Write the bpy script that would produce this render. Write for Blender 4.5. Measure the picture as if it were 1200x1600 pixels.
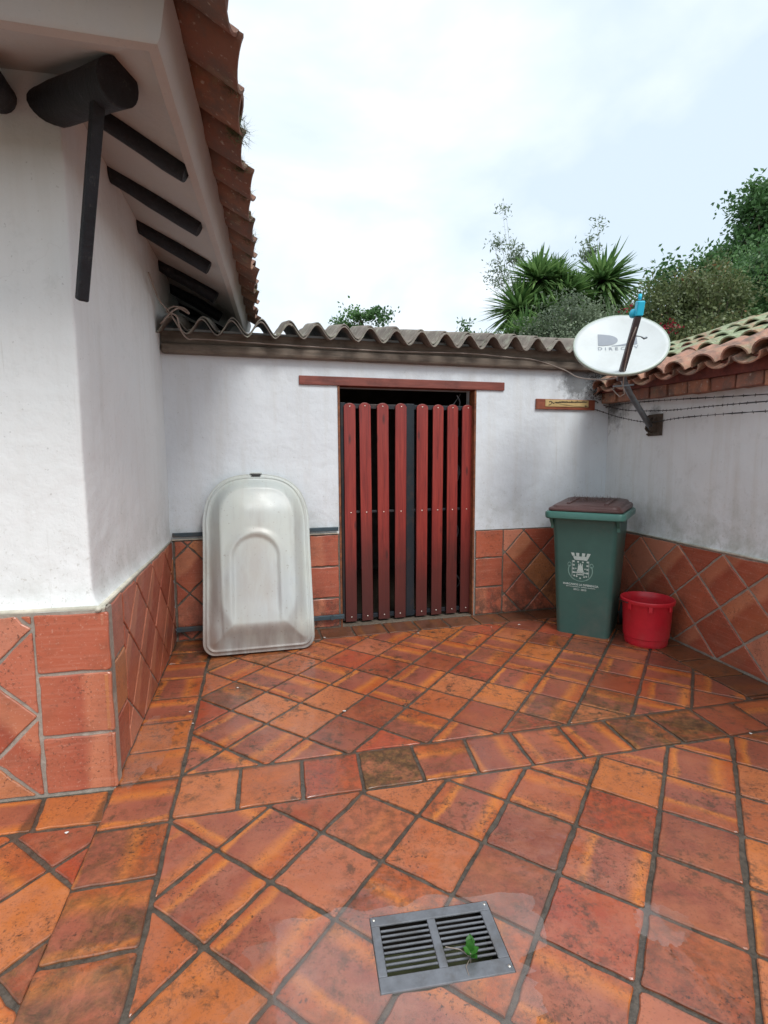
import bpy, bmesh, math, random
import numpy as np
from mathutils import Vector, Matrix, noise
random.seed(7); RNG = np.random.default_rng(11)
R = math.radians
for o in list(bpy.data.objects): bpy.data.objects.remove(o)
SC = bpy.context.scene
COL = SC.collection

# ------------------------------------------------------------------ camera, sky, sun, exposure
cd = bpy.data.cameras.new('camera'); cam = bpy.data.objects.new('camera', cd); COL.objects.link(cam)
cd.sensor_fit = 'VERTICAL'; cd.sensor_height = 24; cd.sensor_width = 18
cd.lens = 798.8/1600*24; cd.clip_start = .02; cd.clip_end = 900
_p, _r = .105, -.005
_f = Vector((0, math.cos(_p), -math.sin(_p))); _x = Vector((1, 0, 0)); _u = _x.cross(_f)
_X = _x*math.cos(_r)+_u*math.sin(_r); _U = -_x*math.sin(_r)+_u*math.cos(_r)
M = Matrix((_X, _U, -_f)).transposed().to_4x4(); M.translation = (0, 0, 1.55)
cam.matrix_world = M; SC.camera = cam

SUN_EL, SUN_AZ = R(50), R(150)      # azimuth clockwise from +Y (towards the sun): behind the camera, to the right
w = bpy.data.worlds.new('World'); SC.world = w; w.use_nodes = True
nt = w.node_tree; nt.nodes.clear()
def wn(t, **k):
    n = nt.nodes.new(t)
    for a, b in k.items(): setattr(n, a, b)
    return n
sky = wn('ShaderNodeTexSky', sky_type='NISHITA', sun_disc=False, sun_elevation=SUN_EL, sun_rotation=SUN_AZ, altitude=2200, dust_density=2.0)
tc = wn('ShaderNodeTexCoord')
mp = wn('ShaderNodeMapping'); mp.inputs['Scale'].default_value = (1, 1, 1.9); mp.inputs['Location'].default_value = (.35, .2, .1)
n1 = wn('ShaderNodeTexNoise'); n1.inputs['Scale'].default_value = 1.7; n1.inputs['Detail'].default_value = 6; n1.inputs['Roughness'].default_value = .5; n1.inputs['Distortion'].default_value = .3
cr = wn('ShaderNodeValToRGB'); cr.color_ramp.elements[0].position = .38; cr.color_ramp.elements[1].position = .60
cr.color_ramp.elements[0].color = (5.2, 6.1, 6.9, 1); cr.color_ramp.elements[1].color = (8.0, 8.1, 8.2, 1)
e = cr.color_ramp.elements.new(.47); e.color = (6.2, 6.9, 7.5, 1)
mx = wn('ShaderNodeMix', data_type='RGBA'); mx.inputs[0].default_value = .9
bg = wn('ShaderNodeBackground'); bg.inputs['Strength'].default_value = .10
wo = wn('ShaderNodeOutputWorld')
L = nt.links.new
L(tc.outputs['Generated'], mp.inputs[0]); L(mp.outputs[0], n1.inputs['Vector']); L(n1.outputs[0], cr.inputs[0])
L(sky.outputs[0], mx.inputs[6]); L(cr.outputs[0], mx.inputs[7]); L(mx.outputs[2], bg.inputs[0]); L(bg.outputs[0], wo.inputs[0])

sd = bpy.data.lights.new('sun', 'SUN'); sd.energy = 1.5; sd.angle = R(24); sd.color = (1, .98, .95)
sun = bpy.data.objects.new('sun', sd); COL.objects.link(sun)
tosun = Vector((math.sin(SUN_AZ)*math.cos(SUN_EL), math.cos(SUN_AZ)*math.cos(SUN_EL), math.sin(SUN_EL)))
sun.rotation_euler = tosun.to_track_quat('Z', 'Y').to_euler()
vs = SC.view_settings; vs.view_transform = 'Standard'; vs.look = 'None'; vs.gamma = 1; vs.exposure = 0.68; vs.use_curve_mapping = False

# ------------------------------------------------------------------ materials
class NM:
    def __init__(s, name):
        s.m = bpy.data.materials.new(name); s.m.use_nodes = True; s.t = s.m.node_tree; s.t.nodes.clear()
        s.out = s.n('ShaderNodeOutputMaterial'); s.b = s.n('ShaderNodeBsdfPrincipled'); s.l(s.b.outputs[0], s.out.inputs[0])
    def n(s, t, **k):
        q = s.t.nodes.new(t)
        for a, b in k.items(): setattr(q, a, b)
        return q
    def l(s, a, b): s.t.links.new(a, b)
    def val(s, sock, v):
        if hasattr(v, 'links') or isinstance(v, bpy.types.NodeSocket): s.l(v, sock)
        else: sock.default_value = v
    def math(s, op, a, b=0, c=0, clamp=False):
        q = s.n('ShaderNodeMath', operation=op); q.use_clamp = clamp
        s.val(q.inputs[0], a); s.val(q.inputs[1], b); s.val(q.inputs[2], c); return q.outputs[0]
    def noise(s, vec, scale, detail=3, rough=.55, dist=0, out=0):
        q = s.n('ShaderNodeTexNoise'); s.l(vec, q.inputs['Vector'])
        q.inputs['Scale'].default_value = scale; q.inputs['Detail'].default_value = detail
        q.inputs['Roughness'].default_value = rough; q.inputs['Distortion'].default_value = dist; return q.outputs[out]
    def ramp(s, fac, stops, interp='LINEAR'):
        q = s.n('ShaderNodeValToRGB'); s.l(fac, q.inputs[0]); cr = q.color_ramp; cr.interpolation = interp
        while len(cr.elements) < len(stops): cr.elements.new(.5)
        for e, (p, c) in zip(cr.elements, stops):
            e.position = p; e.color = (c, c, c, 1) if not isinstance(c, tuple) else (*c, 1)
        return q.outputs[0]
    def mix(s, f, a, b, mode='MIX'):
        q = s.n('ShaderNodeMix', data_type='RGBA', blend_type=mode); q.clamp_factor = True
        s.val(q.inputs[0], f)
        for i, v in ((6, a), (7, b)):
            if isinstance(v, tuple): q.inputs[i].default_value = (*v, 1)
            else: s.l(v, q.inputs[i])
        return q.outputs[2]
    def bump(s, h, strength=.3, dist=.01, normal=None):
        q = s.n('ShaderNodeBump'); q.inputs['Strength'].default_value = strength; q.inputs['Distance'].default_value = dist
        s.l(h, q.inputs['Height'])
        if normal is not None: s.l(normal, q.inputs['Normal'])
        return q.outputs[0]
    def mapping(s, vec, scale=(1, 1, 1), rot=(0, 0, 0), loc=(0, 0, 0)):
        q = s.n('ShaderNodeMapping'); s.l(vec, q.inputs[0]); q.inputs['Scale'].default_value = scale
        q.inputs['Rotation'].default_value = rot; q.inputs['Location'].default_value = loc; return q.outputs[0]
    @property
    def pos(s): return s.n('ShaderNodeNewGeometry').outputs['Position']
    @property
    def obj(s): return s.n('ShaderNodeTexCoord').outputs['Object']
    @property
    def uv(s): return s.n('ShaderNodeTexCoord').outputs['UV']
    @property
    def rnd(s): return s.n('ShaderNodeObjectInfo').outputs['Random']
    def sep(s, v):
        q = s.n('ShaderNodeSeparateXYZ'); s.l(v, q.inputs[0]); return q.outputs
    def rgbs(s):     # three random numbers for each object
        q = s.n('ShaderNodeTexWhiteNoise', noise_dimensions='1D'); s.l(s.rnd, q.inputs['W']); c = s.n('ShaderNodeSeparateColor'); s.l(q.outputs['Color'], c.inputs[0]); return c.outputs
    def set(s, **k):
        for a, v in k.items():
            sock = s.b.inputs[a.replace('_', ' ')]
            if isinstance(v, tuple) and len(v) == 3: v = (*v, 1)
            s.val(sock, v)
        return s.m

def spot(m, pos, pts):
    """mask: blotches of dirt lying at given places (x, y, radius)"""
    tot = None
    nz = m.noise(pos, 9, 4, .65)
    for x, y, r in pts:
        d = m.n('ShaderNodeVectorMath', operation='DISTANCE'); m.l(pos, d.inputs[0]); d.inputs[1].default_value = (x, y, 0)
        v = m.math('DIVIDE', d.outputs['Value'], r)
        v = m.math('SUBTRACT', 1.25, v); v = m.math('SUBTRACT', v, m.math('MULTIPLY', nz, 1.0)); v = m.math('MULTIPLY', v, 3.0, clamp=True)
        tot = v if tot is None else m.math('MAXIMUM', tot, v)
    return tot

def mat_floor_tile():
    m = NM('wet_terracotta_floor'); pos = m.pos; uv = m.uv; rr = m.rgbs()
    u, v = m.sep(uv)[0], m.sep(uv)[1]
    sw = m.math('GREATER_THAN', rr[0], .5)
    a = m.math('ADD', m.math('MULTIPLY', u, sw), m.math('MULTIPLY', v, m.math('SUBTRACT', 1, sw)))
    nz = m.noise(pos, 5, 5, .7); a = m.math('ADD', a, m.math('MULTIPLY', m.math('SUBTRACT', nz, .5), .22))
    a = m.math('ADD', a, m.math('MULTIPLY', m.math('SUBTRACT', rr[1], .5), .35))
    stripes = m.ramp(a, [(.05, (.40, .095, .028)), (.16, (.60, .205, .036)), (.23, (.28, .082, .052)), (.6, (.33, .096, .058)), (.76, (.60, .195, .034)), (.90, (.46, .105, .022))])
    plain = m.ramp(m.rnd, [(0, (.30, .066, .028)), (.16, (.46, .125, .036)), (.32, (.25, .075, .048)), (.48, (.52, .175, .062)), (.62, (.38, .062, .024)), (.78, (.46, .15, .075)), (.9, (.54, .17, .035)), (1, (.34, .10, .05))], 'CONSTANT')
    pf = m.ramp(rr[2], [(.50, 0.0), (.62, .9)])
    c = m.mix(pf, stripes, plain)
    c = m.mix(m.ramp(m.noise(pos, 3.1, 4, .6), [(.46, 0.0), (.72, .30)]), c, (.55, .20, .07))
    yy = m.math('DIVIDE', m.sep(pos)[1], 4)
    wear = m.math('MULTIPLY', m.ramp(m.noise(pos, 7, 8, .78), [(.42, 0.0), (.58, 1.0)]), m.ramp(yy, [(.28, .42), (.72, .12)]))
    c = m.mix(wear, c, m.mix(rr[1], (.50, .24, .16), (.50, .175, .075)))
    # pitting and old dirt in the face of the tile
    yy0 = m.math('DIVIDE', m.sep(pos)[1], 4)
    d1 = m.ramp(m.noise(pos, 17, 7, .78), [(.50, 0.0), (.60, 1.0)])
    d2 = m.ramp(m.math('ADD', m.noise(pos, 2.6, 3, .6), m.math('MULTIPLY', yy0, .05)), [(.46, 0.0), (.62, 1.0)])
    dk = m.math('MULTIPLY', d1, m.math('MULTIPLY', d2, m.ramp(yy0, [(.4, .75), (.75, 1.0)])))
    ur = m.ramp(rr[1], [(.7, 0.0), (.9, .55)])
    dk = m.math('MAXIMUM', dk, m.math('MULTIPLY', m.ramp(m.noise(pos, 22, 6, .7), [(.42, 0.0), (.6, 1.0)]), ur))
    c = m.mix(dk, c, (.085, .05, .028))
    ma = m.n('ShaderNodeAttribute'); ma.attribute_type = 'OBJECT'; ma.attribute_name = 'mould_dark'; mv = ma.outputs['Fac']
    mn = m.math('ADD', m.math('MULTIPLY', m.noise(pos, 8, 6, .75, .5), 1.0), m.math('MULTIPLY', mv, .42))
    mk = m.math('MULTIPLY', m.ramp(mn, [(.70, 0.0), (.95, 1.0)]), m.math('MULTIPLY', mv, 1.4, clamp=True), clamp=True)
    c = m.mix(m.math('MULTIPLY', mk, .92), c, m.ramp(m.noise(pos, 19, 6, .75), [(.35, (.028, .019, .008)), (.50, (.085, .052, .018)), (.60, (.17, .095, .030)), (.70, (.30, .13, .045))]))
    pits = m.math('MULTIPLY', m.ramp(m.noise(pos, 62, 8, .8), [(.545, 0.0), (.585, .9)]), m.ramp(m.noise(pos, 4.3, 5, .7), [(.44, 0.0), (.60, 1.0)]))
    c = m.mix(pits, c, (.06, .03, .017))
    # fine specks
    c = m.mix(m.ramp(m.noise(pos, 120, 3, .6), [(.60, 0.0), (.68, .55)]), c, (.13, .06, .03))
    # grime gathered along the edges of each tile
    eu = m.math('ABSOLUTE', m.math('SUBTRACT', u, .5)); ev = m.math('ABSOLUTE', m.math('SUBTRACT', v, .5))
    ed = m.math('ADD', m.math('MAXIMUM', eu, ev), m.math('MULTIPLY', m.math('SUBTRACT', m.noise(pos, 30, 3, .6), .5), .10))
    c = m.mix(m.ramp(ed, [(.44, 0.0), (.50, .75)]), c, (.085, .045, .022))
    c = m.mix(1.0, c, (.97, .90, .86), 'MULTIPLY')
    wet = m.ramp(m.noise(pos, 2.2, 4, .55, .4), [(.40, 0.0), (.56, 1.0)])
    c = m.mix(m.math('MULTIPLY', wet, .2), c, (.6, .38, .3), 'MULTIPLY')
    h = m.math('SUBTRACT', m.math('ADD', m.math('MULTIPLY', m.noise(pos, 9, 3, .5), 1.0), m.math('MULTIPLY', m.noise(pos, 45, 4, .6), .28)), m.math('MULTIPLY', pits, .35))
    nb_ = m.bump(h, .32, .012)
    hc = m.math('ADD', m.noise(pos, 7, 2, .45), m.math('MULTIPLY', m.noise(pos, 28, 2, .5), .18))
    nc = m.bump(hc, .42, .010)
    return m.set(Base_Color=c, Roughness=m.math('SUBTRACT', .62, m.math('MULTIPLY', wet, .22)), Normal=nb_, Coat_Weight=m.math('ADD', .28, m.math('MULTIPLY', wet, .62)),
                 Coat_Roughness=m.ramp(m.noise(pos, 5, 3, .6), [(.35, .05), (.65, .22)]), Coat_IOR=1.45, Coat_Normal=nc)

def mat_wall_tile():
    m = NM('dry_terracotta_wall'); pos = m.pos; rr = m.rgbs(); uv = m.uv
    u = m.sep(uv)[0]; v = m.sep(uv)[1]
    a = m.math('ADD', u, m.math('MULTIPLY', m.math('SUBTRACT', m.noise(pos, 6, 2), .5), .25))
    c = m.ramp(m.rnd, [(0, (.34, .076, .040)), (.2, (.47, .14, .078)), (.4, (.54, .20, .12)), (.55, (.38, .092, .048)), (.7, (.48, .18, .072)), (.85, (.43, .11, .056)), (1, (.55, .22, .13))], 'CONSTANT')
    st = m.ramp(a, [(.1, (.44, .15, .08)), (.35, (.52, .19, .10)), (.5, (.33, .065, .035)), (.9, (.40, .10, .05))])
    c = m.mix(m.ramp(rr[2], [(.35, 0.0), (.7, .8)]), c, st)
    sv = m.mapping(pos, (3, 3, 60)); c = m.mix(m.ramp(m.noise(sv, 1.2, 4, .6), [(.5, 0.0), (.75, .35)]), c, (.56, .26, .18))
    c = m.mix(m.ramp(m.noise(pos, 4.5, 5, .65), [(.50, 0.0), (.72, .5)]), c, (.20, .075, .045))
    z = m.sep(pos)[2]; y = m.sep(pos)[1]; x = m.sep(pos)[0]
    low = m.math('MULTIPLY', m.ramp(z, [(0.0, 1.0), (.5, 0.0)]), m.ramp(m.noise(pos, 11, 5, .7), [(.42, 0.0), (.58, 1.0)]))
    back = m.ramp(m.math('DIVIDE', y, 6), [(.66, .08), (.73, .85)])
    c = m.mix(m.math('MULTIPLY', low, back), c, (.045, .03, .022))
    c = m.mix(m.ramp(m.noise(pos, 90, 3, .6), [(.6, 0.0), (.7, .35)]), c, (.62, .40, .3))
    h = m.math('ADD', m.noise(pos, 14, 4, .6), m.math('MULTIPLY', m.noise(sv, 1, 3), .5)); c = m.mix(m.math('MULTIPLY', m.ramp(m.noise(pos, 55, 8, .8), [(.55, 0.0), (.60, .8)]), m.ramp(m.noise(pos, 4, 3), [(.42, 0.0), (.6, 1.0)])), c, (.10, .045, .03))
    return m.set(Base_Color=c, Roughness=m.ramp(m.noise(pos, 6, 3), [(.3, .30), (.7, .6)]), Normal=m.bump(h, .25, .008), Coat_Weight=.25, Coat_Roughness=.25)

def mat_grout(name, a, b, wet=0.0):
    m = NM(name); pos = m.pos
    c = m.mix(m.ramp(m.noise(pos, 25, 6, .75), [(.35, 0.0), (.65, 1.0)]), a, b)
    c = m.mix(m.ramp(m.noise(pos, 4, 3), [(.5, 0.0), (.7, .6)]), c, tuple(q*.45 for q in a))
    return m.set(Base_Color=c, Roughness=.75-.3*wet, Normal=m.bump(m.noise(pos, 70, 6, .7), .8, .006), Coat_Weight=wet*.5, Coat_Roughness=.15)

def mat_plaster(name, base=(.74, .765, .78), grime=1.0, mould_dark=None, warm=0.0):
    m = NM(name); pos = m.pos; z = m.sep(pos)[2]
    c = m.mix(m.ramp(m.noise(pos, 1.3, 4, .6), [(.35, 0.0), (.7, .5*grime)]), base, tuple(q*.86 for q in base))
    sv = m.mapping(pos, (9, 9, .8)); s = m.ramp(m.noise(sv, 1, 4, .6), [(.50, 0.0), (.78, .30*grime)])
    c = m.mix(s, c, (.50, .47, .40))
    pt = m.ramp(m.noise(pos, 6, 6, .75), [(.56, 0.0), (.74, .28*grime)]); c = m.mix(pt, c, (.42, .43, .40))
    if warm: c = m.mix(warm, c, (.60, .53, .44))
    # splash-back dirt just above the tiles
    lo = m.math('MULTIPLY', m.ramp(m.math('DIVIDE', z, 4), [(.215, 1.0), (.33, 0.0)]), m.ramp(m.noise(pos, 5, 5, .7), [(.42, 0.0), (.66, .45*grime)]))
    c = m.mix(lo, c, (.30, .32, .26))
    if mould_dark:
        for x, y, zz, r, k in mould_dark:
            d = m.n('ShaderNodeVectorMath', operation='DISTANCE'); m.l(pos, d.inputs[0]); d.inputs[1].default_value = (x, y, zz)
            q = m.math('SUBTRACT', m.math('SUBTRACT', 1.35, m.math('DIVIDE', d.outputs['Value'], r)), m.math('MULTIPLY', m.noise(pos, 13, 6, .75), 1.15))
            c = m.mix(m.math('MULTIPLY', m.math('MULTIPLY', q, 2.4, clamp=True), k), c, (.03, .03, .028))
    c = m.mix(m.ramp(m.noise(pos, 60, 2), [(.70, 0.0), (.74, .35)]), c, (.3, .3, .28))
    vc = m.n('ShaderNodeTexVoronoi', feature='DISTANCE_TO_EDGE'); vc.inputs['Scale'].default_value = 1.1; wv = m.n('ShaderNodeVectorMath', operation='ADD'); m.l(pos, wv.inputs[0])
    nv = m.n('ShaderNodeTexNoise'); nv.inputs['Scale'].default_value = 3; nv.inputs['Detail'].default_value = 6; m.l(pos, nv.inputs['Vector']); m.l(nv.outputs['Color'], wv.inputs[1]); m.l(wv.outputs[0], vc.inputs['Vector'])
    ck = m.math('MULTIPLY', m.ramp(vc.outputs['Distance'], [(.0, 1.0), (.006, 0.0)]), m.ramp(m.noise(pos, .9, 3), [(.58, 0.0), (.68, .16)])); c = m.mix(ck, c, (.35, .35, .33))
    dr_ = m.ramp(m.noise(m.mapping(pos, (26, 26, .9)), 1, 5, .7), [(.62, 0.0), (.70, .30*grime)]); dr_ = m.math('MULTIPLY', dr_, m.ramp(m.noise(pos, 1.1, 3), [(.4, 0.0), (.6, 1.0)])); c = m.mix(dr_, c, (.42, .40, .34))
    sp2 = m.math('MULTIPLY', m.ramp(m.noise(pos, 48, 6, .7), [(.60, 0.0), (.64, .45)]), m.ramp(m.math('DIVIDE', z, 4), [(.22, 1.0), (.36, .06)])); c = m.mix(sp2, c, (.33, .30, .24))
    h = m.math('ADD', m.math('MULTIPLY', m.noise(pos, 2.2, 3, .5), 3.0), m.math('ADD', m.math('MULTIPLY', m.noise(pos, 9, 5, .6), 1.1), m.math('MULTIPLY', m.noise(pos, 90, 3), .06)))
    return m.set(Base_Color=c, Roughness=.85, Normal=m.bump(h, .5, .014))

def mat_simple(name, col, rough=.5, metal=0.0, var=.25, scale=8, bump=.1, coat=0.0, dirt=None, spec=.5):
    m = NM(name); pos = m.obj
    c = m.mix(m.ramp(m.noise(pos, scale, 5, .65), [(.35, 0.0), (.7, 1.0)]), col, tuple(q*(1-var) for q in col))
    if dirt: c = m.mix(m.ramp(m.noise(pos, scale*.6, 6, .7), [(.5, 0.0), (.68, dirt[1])]), c, dirt[0])
    rr = m.math('ADD', rough, m.math('MULTIPLY', m.math('SUBTRACT', m.noise(pos, scale*2, 3), .5), .25))
    return m.set(Base_Color=c, Roughness=rr, Metallic=metal, Normal=m.bump(m.noise(pos, scale*6, 4, .6), bump, .004), Coat_Weight=coat, Coat_Roughness=.1, Specular_IOR_Level=spec)

def mat_slat():
    m = NM('red_stained_pine'); pos = m.obj; rr = m.rgbs(); z = m.sep(m.pos)[2]
    off = m.n('ShaderNodeVectorMath', operation='ADD'); m.l(pos, off.inputs[0])
    cmb = m.n('ShaderNodeCombineXYZ'); m.l(m.math('MULTIPLY', m.rnd, 9), cmb.inputs[0]); m.l(m.math('MULTIPLY', rr[1], 7), cmb.inputs[2]); m.l(cmb.outputs[0], off.inputs[1])
    g = m.noise(m.mapping(off.outputs[0], (55, 30, 2.2)), 1, 5, .65, .6)
    c = m.ramp(g, [(.3, (.15, .015, .012)), (.5, (.25, .026, .019)), (.7, (.33, .042, .027))])
    kn = m.n('ShaderNodeTexVoronoi'); m.l(m.mapping(off.outputs[0], (9, 9, 2.6)), kn.inputs['Vector']); kn.inputs['Scale'].default_value = 1
    c = m.mix(m.ramp(kn.outputs['Distance'], [(.07, .8), (.16, 0.0)]), c, (.05, .010, .010))
    # darker towards the bottom, uneven from slat to slat
    zz = m.math('ADD', z, m.math('MULTIPLY', m.math('SUBTRACT', m.noise(m.pos, 3, 4), .5), .5)); zz = m.math('ADD', zz, m.math('MULTIPLY', m.math('SUBTRACT', rr[0], .5), .25))
    c = m.mix(m.ramp(zz, [(.05, .92), (.5, .78), (.98, 0.0)]), c, (.05, .012, .010))
    return m.set(Base_Color=c, Roughness=.42, Normal=m.bump(g, .25, .004), Coat_Weight=.15, Coat_Roughness=.2)

def mat_log():
    m = NM('black_tarred_timber'); p = m.obj
    g = m.noise(p, 9, 7, .75, .8); c = m.ramp(g, [(.35, (.004, .005, .008)), (.6, (.013, .015, .021))])
    c = m.mix(m.ramp(m.noise(p, 26, 7, .8), [(.59, 0.0), (.64, .7)]), c, (.055, .055, .052))
    return m.set(Base_Color=c, Roughness=.62, Normal=m.bump(m.math('ADD', g, m.math('MULTIPLY', m.noise(p, 60, 5, .7), .4)), .9, .012))

def mat_wood(name, a, b, rough=.6):
    m = NM(name); pos = m.obj
    g = m.noise(m.mapping(pos, (2, 14, 14)), 1.6, 5, .65, .5)
    c = m.ramp(g, [(.3, b), (.62, a)])
    c = m.mix(m.ramp(m.noise(pos, 3.5, 4, .7), [(.5, 0.0), (.7, .6)]), c, tuple(q*.4 for q in b))
    return m.set(Base_Color=c, Roughness=rough, Normal=m.bump(g, .35, .008))

def mat_rooftile(name, moss=.3, pale=0.0, dark=0.0):
    m = NM(name); pos = m.pos; rr = m.rgbs()
    c = m.ramp(m.rnd, [(0, (.30, .11, .07)), (.3, (.41, .165, .10)), (.55, (.55, .24, .13)), (.75, (.30, .12, .085)), (1, (.60, .30, .17))])
    if pale: c = m.mix(pale, c, (.46, .27, .195))
    if dark: c = m.mix(dark, c, (.115, .070, .052))
    c = m.mix(m.ramp(m.noise(pos, 8, 5, .7), [(.42, 0.0), (.62, .85)]), c, (.13, .095, .078))
    c = m.mix(m.ramp(m.noise(pos, 5, 5, .65), [(.62-moss*.35, 0.0), (.80-moss*.35, min(1, .35+moss))]), c, m.ramp(m.noise(pos, 30, 4), [(.3, (.15, .20, .11)), (.7, (.36, .40, .25))]))
    c = m.mix(m.ramp(m.noise(pos, 38, 4, .6), [(.62, 0.0), (.70, .6)]), c, (.50, .48, .42))
    return m.set(Base_Color=c, Roughness=.8, Normal=m.bump(m.noise(pos, 30, 6, .7), .5, .008))

def mat_cement():
    m = NM('weathered_cement_sheet'); pos = m.pos
    c = m.mix(m.ramp(m.noise(pos, 4, 6, .7), [(.35, 0.0), (.68, 1.0)]), (.275, .24, .205), (.14, .118, .10))
    nz = m.n('ShaderNodeNewGeometry').outputs['Normal']; 
    c = m.mix(m.ramp(m.noise(pos, 9, 5, .7), [(.52, 0.0), (.66, .65)]), c, (.40, .42, .33))
    c = m.mix(m.ramp(m.noise(pos, 30, 5, .7), [(.58, 0.0), (.66, .6)]), c, (.07, .07, .05))
    return m.set(Base_Color=c, Roughness=.9, Normal=m.bump(m.noise(pos, 40, 6, .7), .5, .006))

def mat_shell():
    m = NM('weathered_fibreglass'); p = m.obj; s = m.sep(p); x, y, z = s[0], s[1], s[2]
    c = m.mix(m.ramp(m.noise(p, 2.2, 3), [(.35, 0.0), (.7, 1.0)]), (.49, .52, .475), (.45, .495, .50))
    bot = m.math('SUBTRACT', m.ramp(y, [(.03, 1.0), (.24, 0.0)]), m.math('MULTIPLY', m.math('SUBTRACT', m.noise(m.mapping(p, (10, 2, 2)), 1, 4), .45), 1.3), clamp=True)
    c = m.mix(m.math('MULTIPLY', bot, .85), c, (.13, .085, .07))
    # brown deposit around and inside the moulded arch
    cx = m.math('DIVIDE', m.math('SUBTRACT', x, -.02), .27); cy = m.math('DIVIDE', m.math('SUBTRACT', y, .62), .62)
    rr = m.math('SQRT', m.math('ADD', m.math('MULTIPLY', cx, cx), m.math('MULTIPLY', cy, cy)))
    ar = m.math('MULTIPLY', m.ramp(rr, [(.35, .75), (1.0, 0.0)]), m.ramp(m.noise(m.mapping(p, (5, 1.2, 5)), 2, 5, .65), [(.32, .25), (.62, 1.0)]))
    c = m.mix(m.math('MULTIPLY', ar, .62), c, (.33, .275, .24))
    lf = m.math('MULTIPLY', m.ramp(m.math('MULTIPLY', x, -1), [(.27, 0.0), (.36, .8)]), m.ramp(y, [(.15, 1.0), (1.15, .15)]))
    c = m.mix(m.math('MULTIPLY', lf, m.ramp(m.noise(m.mapping(p, (9, 1.5, 3)), 1.5, 4), [(.3, .35), (.6, 1.0)])), c, (.24, .175, .14))
    st = m.ramp(m.noise(m.mapping(p, (26, 1.1, 4)), 1, 4), [(.52, 0.0), (.75, .18)]); c = m.mix(st, c, (.35, .29, .25))
    c = m.mix(m.ramp(m.noise(p, 50, 3), [(.66, 0.0), (.72, .5)]), c, (.2, .15, .12))
    return m.set(Base_Color=c, Roughness=m.ramp(m.noise(p, 8, 3), [(.3, .32), (.7, .5)]), Normal=m.bump(m.noise(p, 12, 4), .12, .004), Coat_Weight=.15, Coat_Roughness=.2)

def mat_leaf(name, a, b, c3=None, trans=.35):
    m = NM(name); pos = m.pos
    att = m.n('ShaderNodeAttribute'); att.attribute_name = 'tone'
    st = [(0, a), (1, b)] if c3 is None else [(0, a), (.82, b), (.93, c3), (1, c3)]
    c = m.ramp(att.outputs['Fac'], st)
    m.set(Base_Color=c, Roughness=.45, Specular_IOR_Level=.4)
    tr = m.n('ShaderNodeBsdfTranslucent'); m.l(c, tr.inputs[0]); mxs = m.n('ShaderNodeMixShader'); mxs.inputs[0].default_value = trans
    m.l(m.b.outputs[0], mxs.inputs[1]); m.l(tr.outputs[0], mxs.inputs[2]); m.l(mxs.outputs[0], m.out.inputs[0]); return m.m

def mat_water():
    m = NM('thin_rain_water'); t = m.n('ShaderNodeBsdfTransparent'); g = m.n('ShaderNodeBsdfGlossy'); g.inputs['Roughness'].default_value = .03
    t.inputs[0].default_value = (.98, .97, .96, 1)
    fr = m.n('ShaderNodeFresnel'); fr.inputs[0].default_value = 1.62
    b = m.bump(m.noise(m.pos, 5, 2), .05, .01); m.l(b, g.inputs['Normal'])
    mx_ = m.n('ShaderNodeMixShader'); bf = m.n('ShaderNodeNewGeometry').outputs['Backfacing']; m.l(m.math('MULTIPLY', fr.outputs[0], m.math('SUBTRACT', 1, bf)), mx_.inputs[0]); m.l(t.outputs[0], mx_.inputs[1]); m.l(g.outputs[0], mx_.inputs[2])
    # pale diffuse tint mixed in to imitate sky reflected in the water
    df = m.n('ShaderNodeBsdfDiffuse'); df.inputs[0].default_value = (.80, .62, .55, 1); m2 = m.n('ShaderNodeMixShader'); m.l(m.ramp(m.noise(m.pos, 6, 4, .6), [(.3, .02), (.7, .10)]), m2.inputs[0])
    m.l(mx_.outputs[0], m2.inputs[1]); m.l(df.outputs[0], m2.inputs[2]); m.l(m2.outputs[0], m.out.inputs[0]); return m.m

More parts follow.
